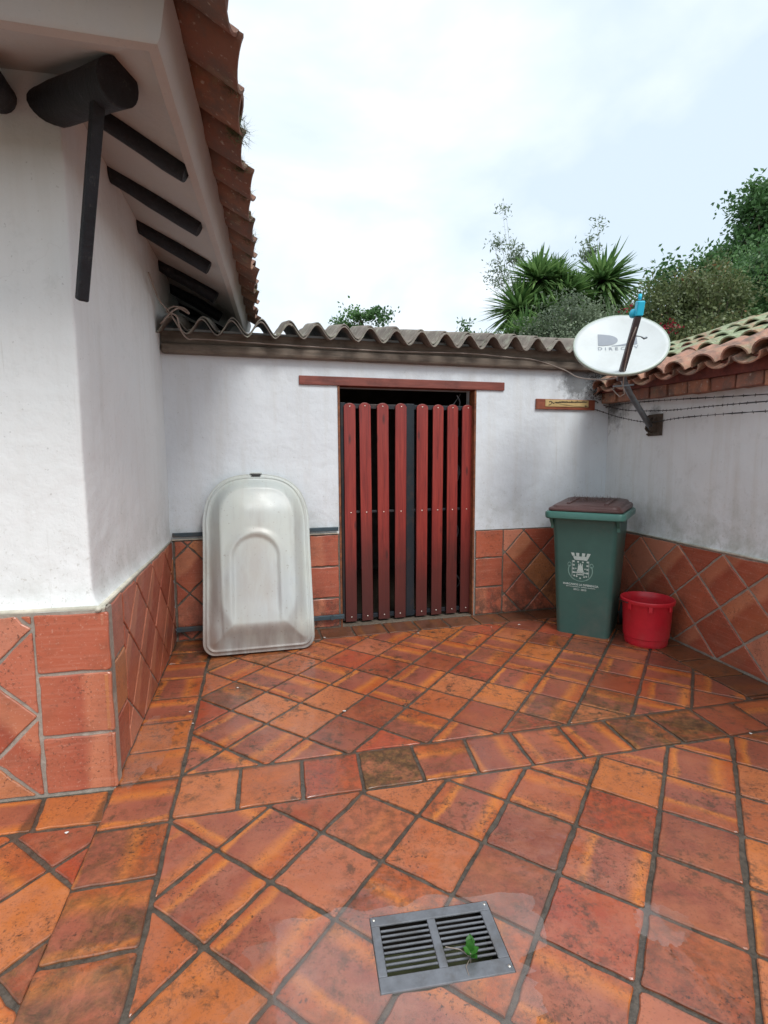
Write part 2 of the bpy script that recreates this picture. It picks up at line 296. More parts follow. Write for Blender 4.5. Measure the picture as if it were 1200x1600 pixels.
MT = dict(
    ftile=mat_floor_tile(), wtile=mat_wall_tile(), fgrout=mat_grout('dark_wet_grout', (.125, .10, .075), (.04, .032, .022), 1.0),
    wgrout=mat_grout('pale_grout', (.42, .37, .31), (.27, .23, .19)), dgrout=mat_grout('mouldy_grout', (.20, .16, .12), (.08, .065, .05)),
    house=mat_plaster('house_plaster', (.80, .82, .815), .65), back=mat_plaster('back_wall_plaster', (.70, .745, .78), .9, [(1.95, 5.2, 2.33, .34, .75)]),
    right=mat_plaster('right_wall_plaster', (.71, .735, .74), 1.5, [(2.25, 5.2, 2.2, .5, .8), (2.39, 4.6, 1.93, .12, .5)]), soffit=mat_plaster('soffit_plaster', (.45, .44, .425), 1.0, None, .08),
    ledge=mat_plaster('cream_ledge', (.74, .70, .58), 1.2),
    slat=mat_slat(), steel=mat_simple('blue_black_steel', (.018, .026, .034), .38, .3, .3, 6, .08, dirt=((.10, .05, .03), .5)),
    rail=mat_simple('painted_rail', (.05, .085, .105), .45, .2, .35, 9, .1, dirt=((.12, .08, .05), .5)),
    screw=mat_simple('zinc_screw', (.75, .72, .65), .3, .9, .1), redwood=mat_wood('red_brown_timber', (.235, .060, .040), (.15, .036, .025), .5),
    beam=mat_wood('grey_brown_beam', (.19, .15, .115), (.085, .066, .05), .75), jamb=mat_wood('ochre_brown_jamb', (.25, .09, .035), (.11, .035, .018), .6),
    log=mat_log(),
    rtile_left=mat_rooftile('old_eave_tile', .16, 0, .62), rtile_right=mat_rooftile('tan_coping_tile', .22, .62), rtile_moss=mat_rooftile('mossy_roof_tile', .75, .1), cement=mat_cement(),
    brickm=mat_rooftile('cornice_brick', .0, 0, .25), redboard=mat_wood('dark_red_board', (.19, .045, .03), (.10, .026, .02), .75),
    shell=mat_shell(), shell_dark=mat_simple('dark_slot', (.02, .02, .02), .6),
    binbody=mat_simple('green_bin_plastic', (.048, .128, .108), .42, 0, .22, 3, .05, dirt=((.11, .135, .115), .6)), binrim=mat_simple('green_rim_plastic', (.058, .175, .145), .34, 0, .15, 5, .05),
    binlid=mat_simple('brown_lid_plastic', (.085, .038, .034), .42, 0, .25, 6, .08), rubber=mat_simple('black_rubber', (.015, .015, .015), .7), bprint=mat_simple('white_print', (.52, .62, .58), .6, 0, .2, 60, 0, dirt=((.2, .32, .28), .6)),
    litter=mat_simple('dead_grass', (.10, .045, .03), .9, 0, .5, 20), bucket=mat_simple('red_bucket_plastic', (.60, .020, .035), .36, 0, .22, 5, .08, dirt=((.46, .075, .07), .5)),
    wire=mat_simple('dark_wire', (.035, .035, .035), .6, .3), cable=mat_simple('pale_cable', (.33, .27, .23), .6), grate=mat_simple('grey_grate_metal', (.19, .20, .22), .42, .2, .35, 14, .25, .4, dirt=((.09, .08, .07), .6)),
    pit=mat_simple('dark_pit', (.018, .014, .012), .6), dishm=mat_simple('pale_dish_paint', (.60, .64, .64), .42, .0, .08, 4, .02, dirt=((.45, .47, .44), .4)), dishrim=mat_simple('dish_edge', (.42, .49, .42), .5, .1, .15),
    dlogo=mat_simple('grey_dish_print', (.27, .30, .34), .6, 0, .1), galv=mat_simple('galvanised_pipe', (.22, .25, .27), .42, .5, .3, 10, .1, dirt=((.10, .07, .05), .5)), rust=mat_simple('rusty_bracket', (.10, .075, .055), .7, .2, .5, 20, .3),
    arm=mat_simple('brown_grey_arm', (.13, .115, .12), .45, .4, .3, 8), lnb=mat_simple('cyan_plastic', (.02, .50, .72), .4, 0, .1), signw=mat_simple('cream_plate', (.62, .45, .20), .5, 0, .3, 8, .05, dirt=((.35, .2, .08), .6)),
    signwood=mat_wood('red_brown_sign_board', (.27, .075, .035), (.19, .045, .025)), ink=mat_simple('black_paint', (.015, .013, .012), .6),
    water=mat_water(), earth=mat_simple('ground_earth', (.10, .11, .05), .95, 0, .5, 2, .3), trunkm=mat_simple('grey_bark', (.16, .13, .10), .9, 0, .4, 10, .5),
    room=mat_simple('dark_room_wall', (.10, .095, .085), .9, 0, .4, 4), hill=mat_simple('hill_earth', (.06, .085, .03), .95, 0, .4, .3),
    white=mat_simple('white_petal', (.8, .78, .74), .5),
)

# ------------------------------------------------------------------ mesh helpers
def link(name, me, parent=None, mat=None, smooth=False, stuff=False):
    o = bpy.data.objects.new(name, me); COL.objects.link(o)
    if parent is not None: o.parent = parent
    if mat is not None and len(me.materials) == 0: me.materials.append(mat)
    if smooth: me.polygons.foreach_set('use_smooth', [True]*len(me.polygons))
    if stuff: o['kind'] = 'stuff'
    return o
def thing(name, label, cat, group=None, loc=(0, 0, 0)):
    o = bpy.data.objects.new(name, None); COL.objects.link(o); o.empty_display_size = .1; o.location = loc
    return tag(o, label, cat, group)
def tag(o, label, cat, group=None):
    o['label'] = label; o['category'] = cat
    if group: o['group'] = group
    return o
class MB:
    def __init__(s): s.v = []; s.f = []; s.uv = None
    def add(s, vs_, fs):
        b = len(s.v); s.v += [tuple(q) for q in vs_]; s.f += [tuple(b+i for i in f) for f in fs]; return s
    def box(s, c, size, M3=None, taper=1.0):
        h = [q/2 for q in size]; vs_ = []
        for z in (-1, 1):
            k = taper if z > 0 else 1
            for x, y in ((-1, -1), (1, -1), (1, 1), (-1, 1)):
                p = Vector((x*h[0]*k, y*h[1]*k, z*h[2]))
                if M3 is not None: p = M3 @ p
                vs_.append(p+Vector(c))
        return s.add(vs_, [(0, 3, 2, 1), (4, 5, 6, 7), (0, 1, 5, 4), (1, 2, 6, 5), (2, 3, 7, 6), (3, 0, 4, 7)])
    def tube(s, pts, r, n=8, cap=True, closed=False):
        pts = [Vector(p) for p in pts]; m = len(pts); rs = r if isinstance(r, (list, tuple)) else [r]*m
        up = None; rings = []
        for i, p in enumerate(pts):
            if closed: t = (pts[(i+1) % m]-pts[i-1])
            else: t = (pts[min(i+1, m-1)]-pts[max(i-1, 0)])
            t.normalize()
            if up is None: up = t.orthogonal().normalized()
            up = (up-t*up.dot(t)); up = up.normalized() if up.length > 1e-6 else t.orthogonal().normalized()
            w_ = t.cross(up); rings.append([p+(up*math.cos(a)+w_*math.sin(a))*rs[i] for a in [2*math.pi*k/n for k in range(n)]])
        vs_ = [q for rg in rings for q in rg]; fs = []
        for i in range(m if closed else m-1):
            for k in range(n):
                a, b = i*n+k, i*n+(k+1) % n; j = ((i+1) % m)*n
                fs.append((a, b, j+(k+1) % n, j+k))
        if cap and not closed: fs += [tuple(reversed(range(n))), tuple(range((m-1)*n, m*n))]
        return s.add(vs_, fs)
    def lathe(s, prof, c=(0, 0, 0), n=32, M3=None):
        vs_ = []; fs = []
        for r, z in prof:
            for k in range(n):
                a = 2*math.pi*k/n; p = Vector((r*math.cos(a), r*math.sin(a), z))
                if M3 is not None: p = M3 @ p
                vs_.append(p+Vector(c))
        for i in range(len(prof)-1):
            for k in range(n): fs.append((i*n+k, i*n+(k+1) % n, (i+1)*n+(k+1) % n, (i+1)*n+k))
        return s.add(vs_, fs)
    def loft(s, rings, cap0=True, cap1=True):
        n = len(rings[0]); vs_ = [q for rg in rings for q in rg]; fs = []
        for i in range(len(rings)-1):
            for k in range(n): fs.append((i*n+k, i*n+(k+1) % n, (i+1)*n+(k+1) % n, (i+1)*n+k))
        if cap0: fs.append(tuple(reversed(range(n))))
        if cap1: fs.append(tuple(range((len(rings)-1)*n, len(rings)*n)))
        return s.add(vs_, fs)
    def mesh(s, name='mesh'):
        me = bpy.data.meshes.new(name); me.from_pydata([tuple(v) for v in s.v], [], s.f); me.update(); return me
    def build(s, name, mat, parent=None, smooth=False, bevel=0, stuff=False, bseg=2):
        o = link(name, s.mesh(name), parent, mat, smooth, stuff)
        if bevel:
            b = o.modifiers.new('bevel', 'BEVEL'); b.width = bevel; b.segments = bseg; b.limit_method = 'ANGLE'; b.angle_limit = R(40)
        return o
def smooth_angle(o, ang=35):
    me = o.data; me.polygons.foreach_set('use_smooth', [True]*len(me.polygons))
    try: me.set_sharp_from_angle(angle=R(ang))
    except Exception: pass
    return o
def rr_ring(wx, wy, z, r, n=5, cx=0, cy=0):
    pts = []
    for qx, qy, a0 in ((1, 1, 0), (-1, 1, 90), (-1, -1, 180), (1, -1, 270)):
        for k in range(n+1):
            a = R(a0+90*k/n); pts.append(Vector((cx+qx*(wx/2-r)+r*math.cos(a), cy+qy*(wy/2-r)+r*math.sin(a), z)))
    return pts
def basis(x, y, z): return Matrix((Vector(x).normalized(), Vector(y).normalized(), Vector(z).normalized())).transposed()
V2 = lambda *a: np.array(a, float)
def unit(a): return a/np.hypot(*a)

# plan of the yard (metres; camera stands over the origin looking along +Y)
BL, BR = V2(-1.775, 4.236), V2(2.267, 5.283); uB = unit(BR-BL); nB = V2(uB[1], -uB[0])      # back wall, nB faces the yard
K = V2(-1.277, 2.267); uL = unit(BL-K); nL = V2(uL[1], -uL[0])                                # house side wall; nL faces +x
uF = unit(V2(-.48, -.087)); nF = V2(-uF[1], uF[0]); nF = nF if nF[1] < 0 else -nF               # house front wall faces the camera
uR = unit(V2(2.614, 3.361)-BR); nR = V2(uR[1], -uR[0]); nR = nR if nR[0] < 0 else -nR          # right wall
class Frame:
    """s along the wall, z up, d out of the wall towards the yard"""
    def __init__(s, o, u, n): s.o, s.u, s.n = o, u, n
    def p(s, a, d, z): q = s.o+s.u*a+s.n*d; return Vector((q[0], q[1], z))
    def M3(s): return basis((*s.u, 0), (*(-s.n), 0), (0, 0, 1)) if False else Matrix(((s.u[0], s.n[0], 0), (s.u[1], s.n[1], 0), (0, 0, 1)))
    def box(s, mb, a0, a1, d0, d1, z0, z1): return mb.box(s.p((a0+a1)/2, (d0+d1)/2, (z0+z1)/2), (a1-a0, d1-d0, z1-z0), s.M3())
FB, FL, FF, FR = Frame(BL, uB, nB), Frame(K, uL, nL), Frame(K, uF, nF), Frame(BR, uR, nR)

# polygons -------------------------------------------------------
def clip(poly, p, n):
    """keep the part of a convex polygon where (q-p).n >= 0"""
    out = []
    for i in range(len(poly)):
        a, b = poly[i], poly[(i+1) % len(poly)]; da, db = (a-p) @ n, (b-p) @ n
        if da >= 0: out.append(a)
        if (da > 0 > db) or (da < 0 < db): out.append(a+(b-a)*(da/(da-db)))
    return out
def area(p): return .5*sum(p[i][0]*p[(i+1) % len(p)][1]-p[(i+1) % len(p)][0]*p[i][1] for i in range(len(p))) if len(p) > 2 else 0
def ccw(p): return p if area(p) > 0 else p[::-1]
def cliprect(poly, region):
    region = ccw(region)
    for i in range(len(region)):
        a, b = region[i], region[(i+1) % len(region)]; d = b-a; poly = clip(poly, a, V2(-d[1], d[0]))
        if len(poly) < 3: return []
    return poly
def inset(poly, g):
    poly = ccw(poly); c = sum(poly)/len(poly); q = list(poly)
    for i in range(len(poly)):
        a, b = poly[i], poly[(i+1) % len(poly)]; d = b-a
        if np.hypot(*d) < 1e-5: continue
        n = unit(V2(-d[1], d[0])); q = clip(q, a+n*g, n)
        if len(q) < 3: return []
    return q
def minus(poly, rect):
    out = []; rect = ccw(rect); rest = poly
    for i in range(4):
        a, b = rect[i], rect[(i+1) % 4]; d = b-a; n = V2(-d[1], d[0])
        o_ = clip(rest, a, -n)
        if len(o_) > 2 and abs(area(o_)) > 1e-5: out.append(o_)
        rest = clip(rest, a, n)
        if len(rest) < 3: return out
    return out
def dedupe(p, e=.004):
    q = []
    for a in p:
        if not q or np.hypot(*(a-q[-1])) > e: q.append(a)
    if len(q) > 2 and np.hypot(*(q[0]-q[-1])) < e: q.pop()
    return q
def tile_mesh(poly, th, P, uvo, uvu, uvv, us, jit=.0018, rc=.008, bev=.003, plain=False):
    """a fired clay tile: worn corners, slightly uneven edges, rounded upper arris. P maps (a, b, h) to 3D"""
    poly = dedupe(ccw(poly))
    if len(poly) < 3: return None
    pts = []
    n = len(poly)
    for i in range(n):
        a, b, c = poly[i-1], poly[i], poly[(i+1) % n]
        la, lb = np.hypot(*(b-a)), np.hypot(*(c-b)); k = min(rc*random.uniform(.5, 1.5), la*.3, lb*.3)
        if plain: pts.append(b); continue
        pts.append(b+(a-b)/la*k); pts.append(b+((a-b)/la+(c-b)/lb)*k*.28); pts.append(b+(c-b)/lb*k)
        if lb > .08:
            m_ = 5 if lb > .2 else (3 if lb > .12 else 2)
            for j in range(1, m_):
                q = b+(c-b)*j/m_; nn = V2(-(c-b)[1], (c-b)[0])/lb; pts.append(q+nn*random.uniform(-jit*.3, jit*1.4)*(1.9 if random.random() < .12 else 1))
    cen = sum(pts)/len(pts); tx, ty = random.gauss(0, .004), random.gauss(0, .004); h0 = random.gauss(0, .0006)
    H = lambda q: h0+(q-cen)[0]*tx+(q-cen)[1]*ty
    m_ = len(pts); vs_ = []; fs = []; uvs = []
    ins = [q+(cen-q)/max(np.hypot(*(cen-q)), 1e-6)*bev*1.5 for q in pts]
    layers = [(pts, -th), (pts, -bev), (ins, 0.0)] if not plain else [(pts, -th), (pts, 0.0)]
    for lay, h in layers:
        for q in lay:
            vs_.append(P(q[0], q[1], h+(H(q) if h > -th else 0))); d = q-uvo; uvs.append((d @ uvu/us, d @ uvv/us))
    for li in range(len(layers)-1):
        for k in range(m_): fs.append((li*m_+k, li*m_+(k+1) % m_, (li+1)*m_+(k+1) % m_, (li+1)*m_+k))
    fs.append(tuple(range((len(layers)-1)*m_, len(layers)*m_)))
    return vs_, fs, uvs
def tiles_to_objects(lst, parent, mat, key, cap=300, name='tile', mould_dark=None):
    """lst of lists of (verts, faces, uvs): one object each; past the cap the furthest join"""
    lst = sorted(lst, key=key)
    def mk(parts, nm):
        V, F, U = [], [], []
        for vs_, fs, uvs in parts:
            b = len(V); V += [tuple(q) for q in vs_]; U += uvs; F += [tuple(b+i for i in f) for f in fs]
        me = bpy.data.meshes.new(nm); me.from_pydata(V, [], F); ul = me.uv_layers.new(name='UVMap')
        li = np.zeros(len(me.loops), int); me.loops.foreach_get('vertex_index', li)
        ul.data.foreach_set('uv', np.array(U)[li].astype(np.float32).ravel()); me.update(); return me
    for parts in lst[:cap]:
        o = link(name, mk(parts, name), parent, mat)
        if mould_dark:
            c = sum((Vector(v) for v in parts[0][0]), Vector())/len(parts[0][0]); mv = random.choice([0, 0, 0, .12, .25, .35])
            for x, y, r, k in mould_dark:
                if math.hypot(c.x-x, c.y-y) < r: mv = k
            o['mould_dark'] = float(mv)
    if lst[cap:]: link('far_tiles', mk([q for parts in lst[cap:] for q in parts], 'far_tiles'), parent, mat, stuff=True)
def grid_cells(o, th, s, region, rng=40):
    a = V2(math.cos(th), math.sin(th)); b = V2(-a[1], a[0]); out = []
    for i in range(-rng, rng):
        for j in range(-rng, rng):
            c0 = o+a*s*i+b*s*j
            sq = [c0, c0+a*s, c0+a*s+b*s, c0+b*s]; q = cliprect(sq, region)
            if len(q) > 2 and abs(area(q)) > .0012: out.append((q, c0, a, b, s))
    return out

# ================================================================== THE FLOOR
DR = [V2(-.061, 1.58), V2(.354, 1.646), V2(.396, 1.393), V2(-.016, 1.323)]           # drain corners
dcx = sum(DR)/4; du = unit(DR[1]-DR[0]); dv = V2(-du[1], du[0]); DW, DH = .417, .257
drect = [dcx+du*a*DW/2+dv*b*DH/2 for a, b in ((-1, -1), (1, -1), (1, 1), (-1, 1))]
floor = MB()
big = [V2(-9, -6), V2(9, -6), V2(9, 7.5), V2(-9, 7.5)]
for pc in minus(big, drect):
    b = len(floor.v); floor.add([(q[0], q[1], -.0075) for q in pc], [tuple(range(len(pc)))])
fl = floor.build('floor', MT['fgrout']); fl['kind'] = 'structure'
def xL(y, off=0): return -1.2778+off-(y-2.267)*.2495                                  # line parallel to the house side wall
yb = lambda x, c: c+x*.225                                                           # the cross band
cLo, cUp = 2.2724, 2.5996
CR = .298                                                                            # left column width
wallx = lambda y: 2.267+(5.283-y)*.1805; wally = lambda x: 4.236+(x+1.775)*.259
brd, rb = .285, .30
def X(f1, f2, y0=-2, y1=7):       # intersection of x=f1(y) with y=f2(x)
    y = (y0+y1)/2
    for _ in range(60): y = f2(f1(y))*.5+y*.5
    return V2(f1(y), y)
inR = lambda y: wallx(y)-rb; colR = lambda y: xL(y, CR); bl = lambda x: wally(x)-brd
GA = -.5586
cells = []
up_reg = [X(colR, lambda x: yb(x, cUp)), X(inR, lambda x: yb(x, cUp)), X(inR, bl), X(colR, bl)]
cells += grid_cells(V2(-.8609, 2.6081), GA, .3029, up_reg)
lo_reg = [V2(colR(-.9), -.9), V2(inR(-.9), -.9), X(inR, lambda x: yb(x, cLo)), X(colR, lambda x: yb(x, cLo))]
cells += grid_cells(V2(-.6768, 1.8903), GA, .2973, lo_reg)
# lower left field beside the house front
frS = lambda x: 2.267+.178/.984*(x+1.277)-.235
ll_reg = [V2(-2.7, .1), V2(xL(.1), .1), X(lambda y: xL(y), frS), V2(-2.7, frS(-2.7))]
cells += grid_cells(V2(-1.276, 1.794), GA, .30, ll_reg)
def quad(p0, p1, p2, p3): return [p0, p1, p2, p3]
def band(f0, f1, ts):
    for t0, t1 in zip(ts[:-1], ts[1:]):
        q = [f0(t0), f0(t1), f1(t1), f1(t0)]; d = unit(q[1]-q[0]); s = np.hypot(*(q[1]-q[0])); cells.append((q, q[0], d, V2(-d[1], d[0]), max(s, .2)))
bx = [-.935, -.661, -.374, -.099, .194, .465, .756, 1.04, 1.335, 1.635, 1.925, 2.212, 2.5]
bxu = [-1.007, -.73, -.433, -.148, .138, .436, .706, 1.001, 1.289, 1.571, 1.883, 2.189, 2.46]
for i in range(len(bx)-1):
    q = [V2(bx[i], yb(bx[i], cLo)), V2(bx[i+1], yb(bx[i+1], cLo)), V2(bxu[i+1], yb(bxu[i+1], cUp)), V2(bxu[i], yb(bxu[i], cUp))]
    if i == len(bx)-2: q = cliprect(q, [V2(-3, 0), V2(wallx(0), 0), V2(wallx(5), 5), V2(-3, 5)])
    d = unit(q[1]-q[0]); cells.append((q, q[0], d, V2(-d[1], d[0]), .3))
ys = [-.9, -.6, -.3, 0, .3, .6, .9, 1.19, 1.477, 1.762, 2.054, 2.363, 2.621, 2.922, 3.223, 3.52, 3.80, 4.02]
for y0, y1 in zip(ys[:-1], ys[1:]):
    q = [V2(colR(y0)-CR, y0-.068), V2(colR(y0), y0), V2(colR(y1), y1), V2(colR(y1)-CR, y1-.068)]
    d = unit(q[1]-q[0]); cells.append((q, q[0], d, V2(-d[1], d[0]), .3))
q = [V2(colR(4.02)-CR, 3.952), V2(colR(4.02), 4.02), V2(colR(4.33), 4.33), V2(colR(4.33)-CR, 4.27)]; cells.append((q, q[0], V2(1, 0), V2(0, 1), .3))
xs = [-1.47+.288*k for k in range(14)]
for x0, x1 in zip(xs[:-1], xs[1:]):      # border along the back wall
    s0, s1 = (x0+1.775)*1.033, (x1+1.775)*1.033
    q = [BL+uB*s0+nB*brd*.97, BL+uB*s1+nB*brd*.97, BL+uB*s1, BL+uB*s0]
    q = cliprect(q, [V2(-3, 0), V2(wallx(0), 0), V2(wallx(7), 7), V2(-3, 7)])
    if len(q) > 2: cells.append((q, BL+uB*s0, uB, V2(-uB[1], uB[0]), .29))
ss = [.31+.297*k for k in range(21)]
for s0, s1 in zip(ss[:-1], ss[1:]):      # border along the right wall
    q = [BR+uR*s0, BR+uR*s1, BR+uR*s1+nR*rb*.985, BR+uR*s0+nR*rb*.985]
    # the cross band runs through to the wall
    outp = []
    lo_ = clip(q, V2(0, cLo), unit(V2(.225, -1))); hi_ = clip(q, V2(0, cUp), unit(V2(-.225, 1)))
    for z_ in (lo_, hi_):
        if len(z_) > 2 and abs(area(z_)) > .003: cells.append((z_, BR+uR*s0, uR, V2(-uR[1], uR[0]), .3))
t_ = [0.0, .283, .56, .85, 1.14, 1.43]
for t0, t1 in zip(t_[:-1], t_[1:]):      # strip along the house front
    p = lambda t, d: K+uF*t+nF*d
    q = [p(t0+.02, .0), p(t0-.03, .233), p(t1-.03, .233), p(t1+.02, 0)]; cells.append((q, q[0], uF, V2(-uF[1], uF[0]), .3))
lst = []
for q, o, a, b, s in cells:
    g = random.uniform(.0065, .0095); q = inset(q, g)
    if len(q) < 3 or abs(area(q)) < .0007: continue
    inside = cliprect(q, drect)
    pcs = [q] if (len(inside) < 3 or abs(area(inside)) < 1e-5) else minus(q, drect)
    part = [tile_mesh(pc, .012, lambda x, y, h: Vector((x, y, h)), o, a, b, s, jit=.0032, rc=.011, plain=len(pcs) > 1) for pc in pcs]
    part = [z_ for z_ in part if z_]
    if part: lst.append(part)
def fkey(parts):
    c = sum((Vector(v) for v in parts[0][0]), Vector())/len(parts[0][0])
    return (c.x**2+(c.y-2.3)**2)+(40 if c.y < .9 else 0)
MOULD_DARK = [(-.02, 2.40, .13, 1.0), (.30, 2.47, .13, .55), (1.34, 2.74, .15, .85), (1.65, 2.80, .15, .95), (-1.00, 3.35, .16, .7), (-.80, 3.30, .14, .75), (-1.02, 1.60, .17, .75), (-.98, 1.32, .16, .75), (-.95, 1.03, .16, .6), (-1.08, 1.9, .14, .5),
         (.93, 2.94, .15, .75), (1.35, 3.05, .15, .7), (1.42, 3.33, .14, .6), (.6, 3.6, .14, .5), (-1.5, 3.95, .3, .8), (-1.1, 4.1, .3, .7), (-.5, 4.45, .2, .6), (.3, 4.62, .2, .5), (2.2, 4.3, .35, .5), (1.4, 5.0, .3, .5), (-1.45, 3.4, .2, .5), (2.2, 2.75, .14, .6), (.1, 1.95, .14, .45), (1.05, 2.2, .14, .55), (1.5, 2.2, .14, .45), (1.5, 1.6, .14, .5), (-.05, 1.2, .14, .5), (.9, 3.9, .13, .5)]  # mould stains, plus darker tiles along the back wall and under the shell
tiles_to_objects(lst, fl, MT['ftile'], fkey, 300, mould_dark=MOULD_DARK)
# surrounding land, so that nothing ends in a void
g = MB(); g.box((0, 20, -.2), (700, 700, .1)); gr = g.build('ground', MT['earth']); gr['kind'] = 'structure'

# ================================================================== WALL TILE PANELS
def panel(fr, name_parent, cells2, th, base, mat, key=lambda p: 0, inx=.006):
    lst = []
    for q, o, a, b, s in cells2:
        q = inset(q, random.uniform(inx*.75, inx*1.3))
        if len(q) < 3 or abs(area(q)) < .0006: continue
        t = tile_mesh(q, th, lambda x, z, h: fr.p(x, base+h, z), o, a, b, s, jit=.003, rc=.009)
        if t: lst.append([t])
    tiles_to_objects(lst, name_parent, mat, key)
def cell_rows(s0, s1, zs, tilt=0.0):
    out = []
    for z0, z1 in zip(zs[:-1], zs[1:]):
        q = [V2(s0, z0), V2(s1, z0+tilt), V2(s1, z1+tilt), V2(s0, z1)]; out.append((q, q[0], V2(1, 0), V2(0, 1), .3))
    return out
def diag(o, sx, sz, region):
    """diagonal tiles, half diagonals sx and sz"""
    out = []
    for i in range(-30, 30):
        for j in range(-30, 30):
            c = o+V2((i+j)*sx, (i-j)*sz); sq = [c+V2(-sx, 0), c+V2(0, -sz), c+V2(sx, 0), c+V2(0, sz)]
            q = cliprect(ccw(sq), region)
            if len(q) > 2 and abs(area(q)) > .0015:
                a = unit(V2(sx, sz)); out.append((q, c+V2(-sx, 0), unit(V2(sx, -sz)), a, .3))
    return out
rect = lambda a0, a1, z0, z1: [V2(a0, z0), V2(a1, z0), V2(a1, z1), V2(a0, z1)]

# ================================================================== THE HOUSE (left)
house = thing('house', 'white house at the left with tiled foot, black rafters and barrel tile eave', 'house')
ZD = .872
# plastered body, set back behind the tiled foot; slightly battered by hand
def wall_grid(fr, a0, a1, z0, z1, dfun, name, mat, parent, na=24, nz=24, amp=.006):
    mb = MB(); vs_ = []; fs = []
    for j in range(nz+1):
        for i in range(na+1):
            a = a0+(a1-a0)*i/na; z = z0+(z1-z0)*j/nz; p = fr.p(a, 0, z); d = dfun(a, z)+amp*noise.noise(Vector((p.x*1.3, p.y*1.3, z*1.3)))
            vs_.append(fr.p(a, d, z))
    for j in range(nz):
        for i in range(na): b = j*(na+1)+i; fs.append((b, b+1, b+na+2, b+na+1))
    mb.add(vs_, fs); o = mb.build(name, mat, parent, smooth=True); return o
insL = lambda a: -.062+.05*min(max(a/2.03, 0), 1)
def cornerpt(z, d):
    """house corner when both faces are set back by d"""
    A = np.array([nF, nL]); return K+np.linalg.solve(A, V2(d, d))
# one skin for front + side, so that the arris is a soft hand-made curve
def house_skin():
    vs_ = []; fs = []; cols = []
    front = [(-3.6+.0)*1 for _ in range(1)]
    fa = list(np.linspace(3.6, .10, 26)); la = list(np.linspace(.10, 6.0, 46))
    zs = [ZD-.002, ZD+.015, ZD+.04, ZD+.08] + list(np.linspace(ZD+.16, 3.22, 30))
    cp = cornerpt(0, -.062)
    for z in zs:
        fl_ = {0: 1.0, 1: .62, 2: .25, 3: .08}.get(zs.index(z), 0)*.052      # plaster flares out to the tiles
        row = []
        for a in fa:
            p = K+uF*a+nF*(-.062+fl_); row.append(p)
        c = cornerpt(0, -.062+fl_)
        # rounded corner
        p0, p1 = K+uF*.10+nF*(-.062+fl_), K+uL*.10+nL*(insL(.1)+fl_*.9)
        ptA = c+(p0-c)*.35; ptB = c+(p1-c)*.35
        for t in (0, .5, 1):
            row.append(ptA*(1-t)**2+c*2*t*(1-t)+ptB*t*t)
        for a in la:
            row.append(K+uL*a+nL*(insL(a)+fl_*(.9-.7*min(a/2.03, 1))))
        for p in row:
            k = noise.noise(Vector((p[0]*1.4, p[1]*1.4, z*1.2)))*.010+noise.noise(Vector((p[0]*5, p[1]*5, z*5)))*.0022
            vs_.append((p[0]+k, p[1]-k*.6+.006*noise.noise(Vector((p[0]*2, 3.3, z*2.6))), z))
        nrow = len(row)
    for j in range(len(zs)-1):
        for i in range(nrow-1): b = j*nrow+i; fs.append((b, b+1, b+nrow+1, b+nrow))
    return vs_, fs
mb = MB(); mb.add(*house_skin()); mb.build('plaster', MT['house'], house, smooth=True)
# dado backing (grout)
mb = MB(); FF.box(mb, 0.0, 3.6, -.1, -.008, -.02, ZD-.004); mb.build('dado_backing', MT['wgrout'], house)
mb = MB(); FL.box(mb, .03, 2.03, -.1, -.008, -.02, ZD-.004); mb.build('dado_backing', MT['wgrout'], house)
mb = MB(); mb.tube([FF.p(3.6, -.02, ZD), FF.p(.0, -.02, ZD+.003)], .012, 6); mb.tube([FL.p(-.01, -.022, ZD+.003), FL.p(2.03, -.012, ZD-.003)], .012, 6); mb.build('ledge', MT['ledge'], house, smooth=True)
fc = cell_rows(0.004, .188, [0.0, .286, .583, ZD-.006]); fc = []
fc += cell_rows(.004, .490-.19-.004+.0, [0.004, .286, .583, ZD-.008])
# K is at s=0 on both frames: the border column is 0..0.30 on the front and 0..0.335 on the side
FS0 = .298
fc = cell_rows(-.022, FS0, [0.004, .286, .583, ZD-.008], .0)
fc += diag(V2(FS0+.205, .184+.205), .205, .205, rect(FS0, 3.6, .004, ZD-.008))
panel(FF, house, fc, .014, 0.0, MT['wtile'], lambda p: Vector(p[0][0][0]).x*-1, .007)
lc = cell_rows(-.010, .335, [0.004, .286, .575, ZD-.008], .012)
lc += diag(V2(.675, .415+.21), .245, .21, rect(.335, 2.03, .004, ZD-.008))
panel(FL, house, lc, .014, 0.0, MT['wtile'], lambda p: Vector(p[0][0][0]).y)
# eave: soffit, fascia
F0, F1 = V2(-.715, 1.775), V2(-1.52, 5.88); uE = unit(F1-F0); nE = V2(uE[1], -uE[0])
ZE = 2.865
Ff = unit(V2(-.42, -.095)); nFf = V2(-Ff[1], Ff[0]); nFf = nFf if nFf[1] < 0 else -nFf
def soffit():
    vs_ = []; fs = []; n = 40; m = 8
    W = [K+uF*3.6+nF*-.06]+[]
    inner = []; outer = []
    for t in np.linspace(1, 0, 14): inner.append(cornerpt(0, -.062)+uF*3.5*t); outer.append(F0+Ff*3.2*t)
    for t in np.linspace(0, 1, 30)[1:]: inner.append(cornerpt(0, -.062)*(1-t)+(K+uL*5.8+nL*-.03)*t); outer.append(F0*(1-t)+F1*t)
    for i, (a, b) in enumerate(zip(inner, outer)):
        for j in range(m+1):
            t = j/m; q = a*(1-t)+b*t; z = 3.15*(1-t)+ZE*t+.012*math.sin(t*3.14); z += .006*noise.noise(Vector((q[0]*3, q[1]*3, 0)))
            vs_.append((q[0], q[1], z if 0 < j < m else (3.15 if j == 0 else ZE)))
    for i in range(len(inner)-1):
        for j in range(m): b = i*(m+1)+j; fs.append((b, b+m+1, b+m+2, b+1))
    return vs_, fs, outer
sv_, sf_, outer = soffit()
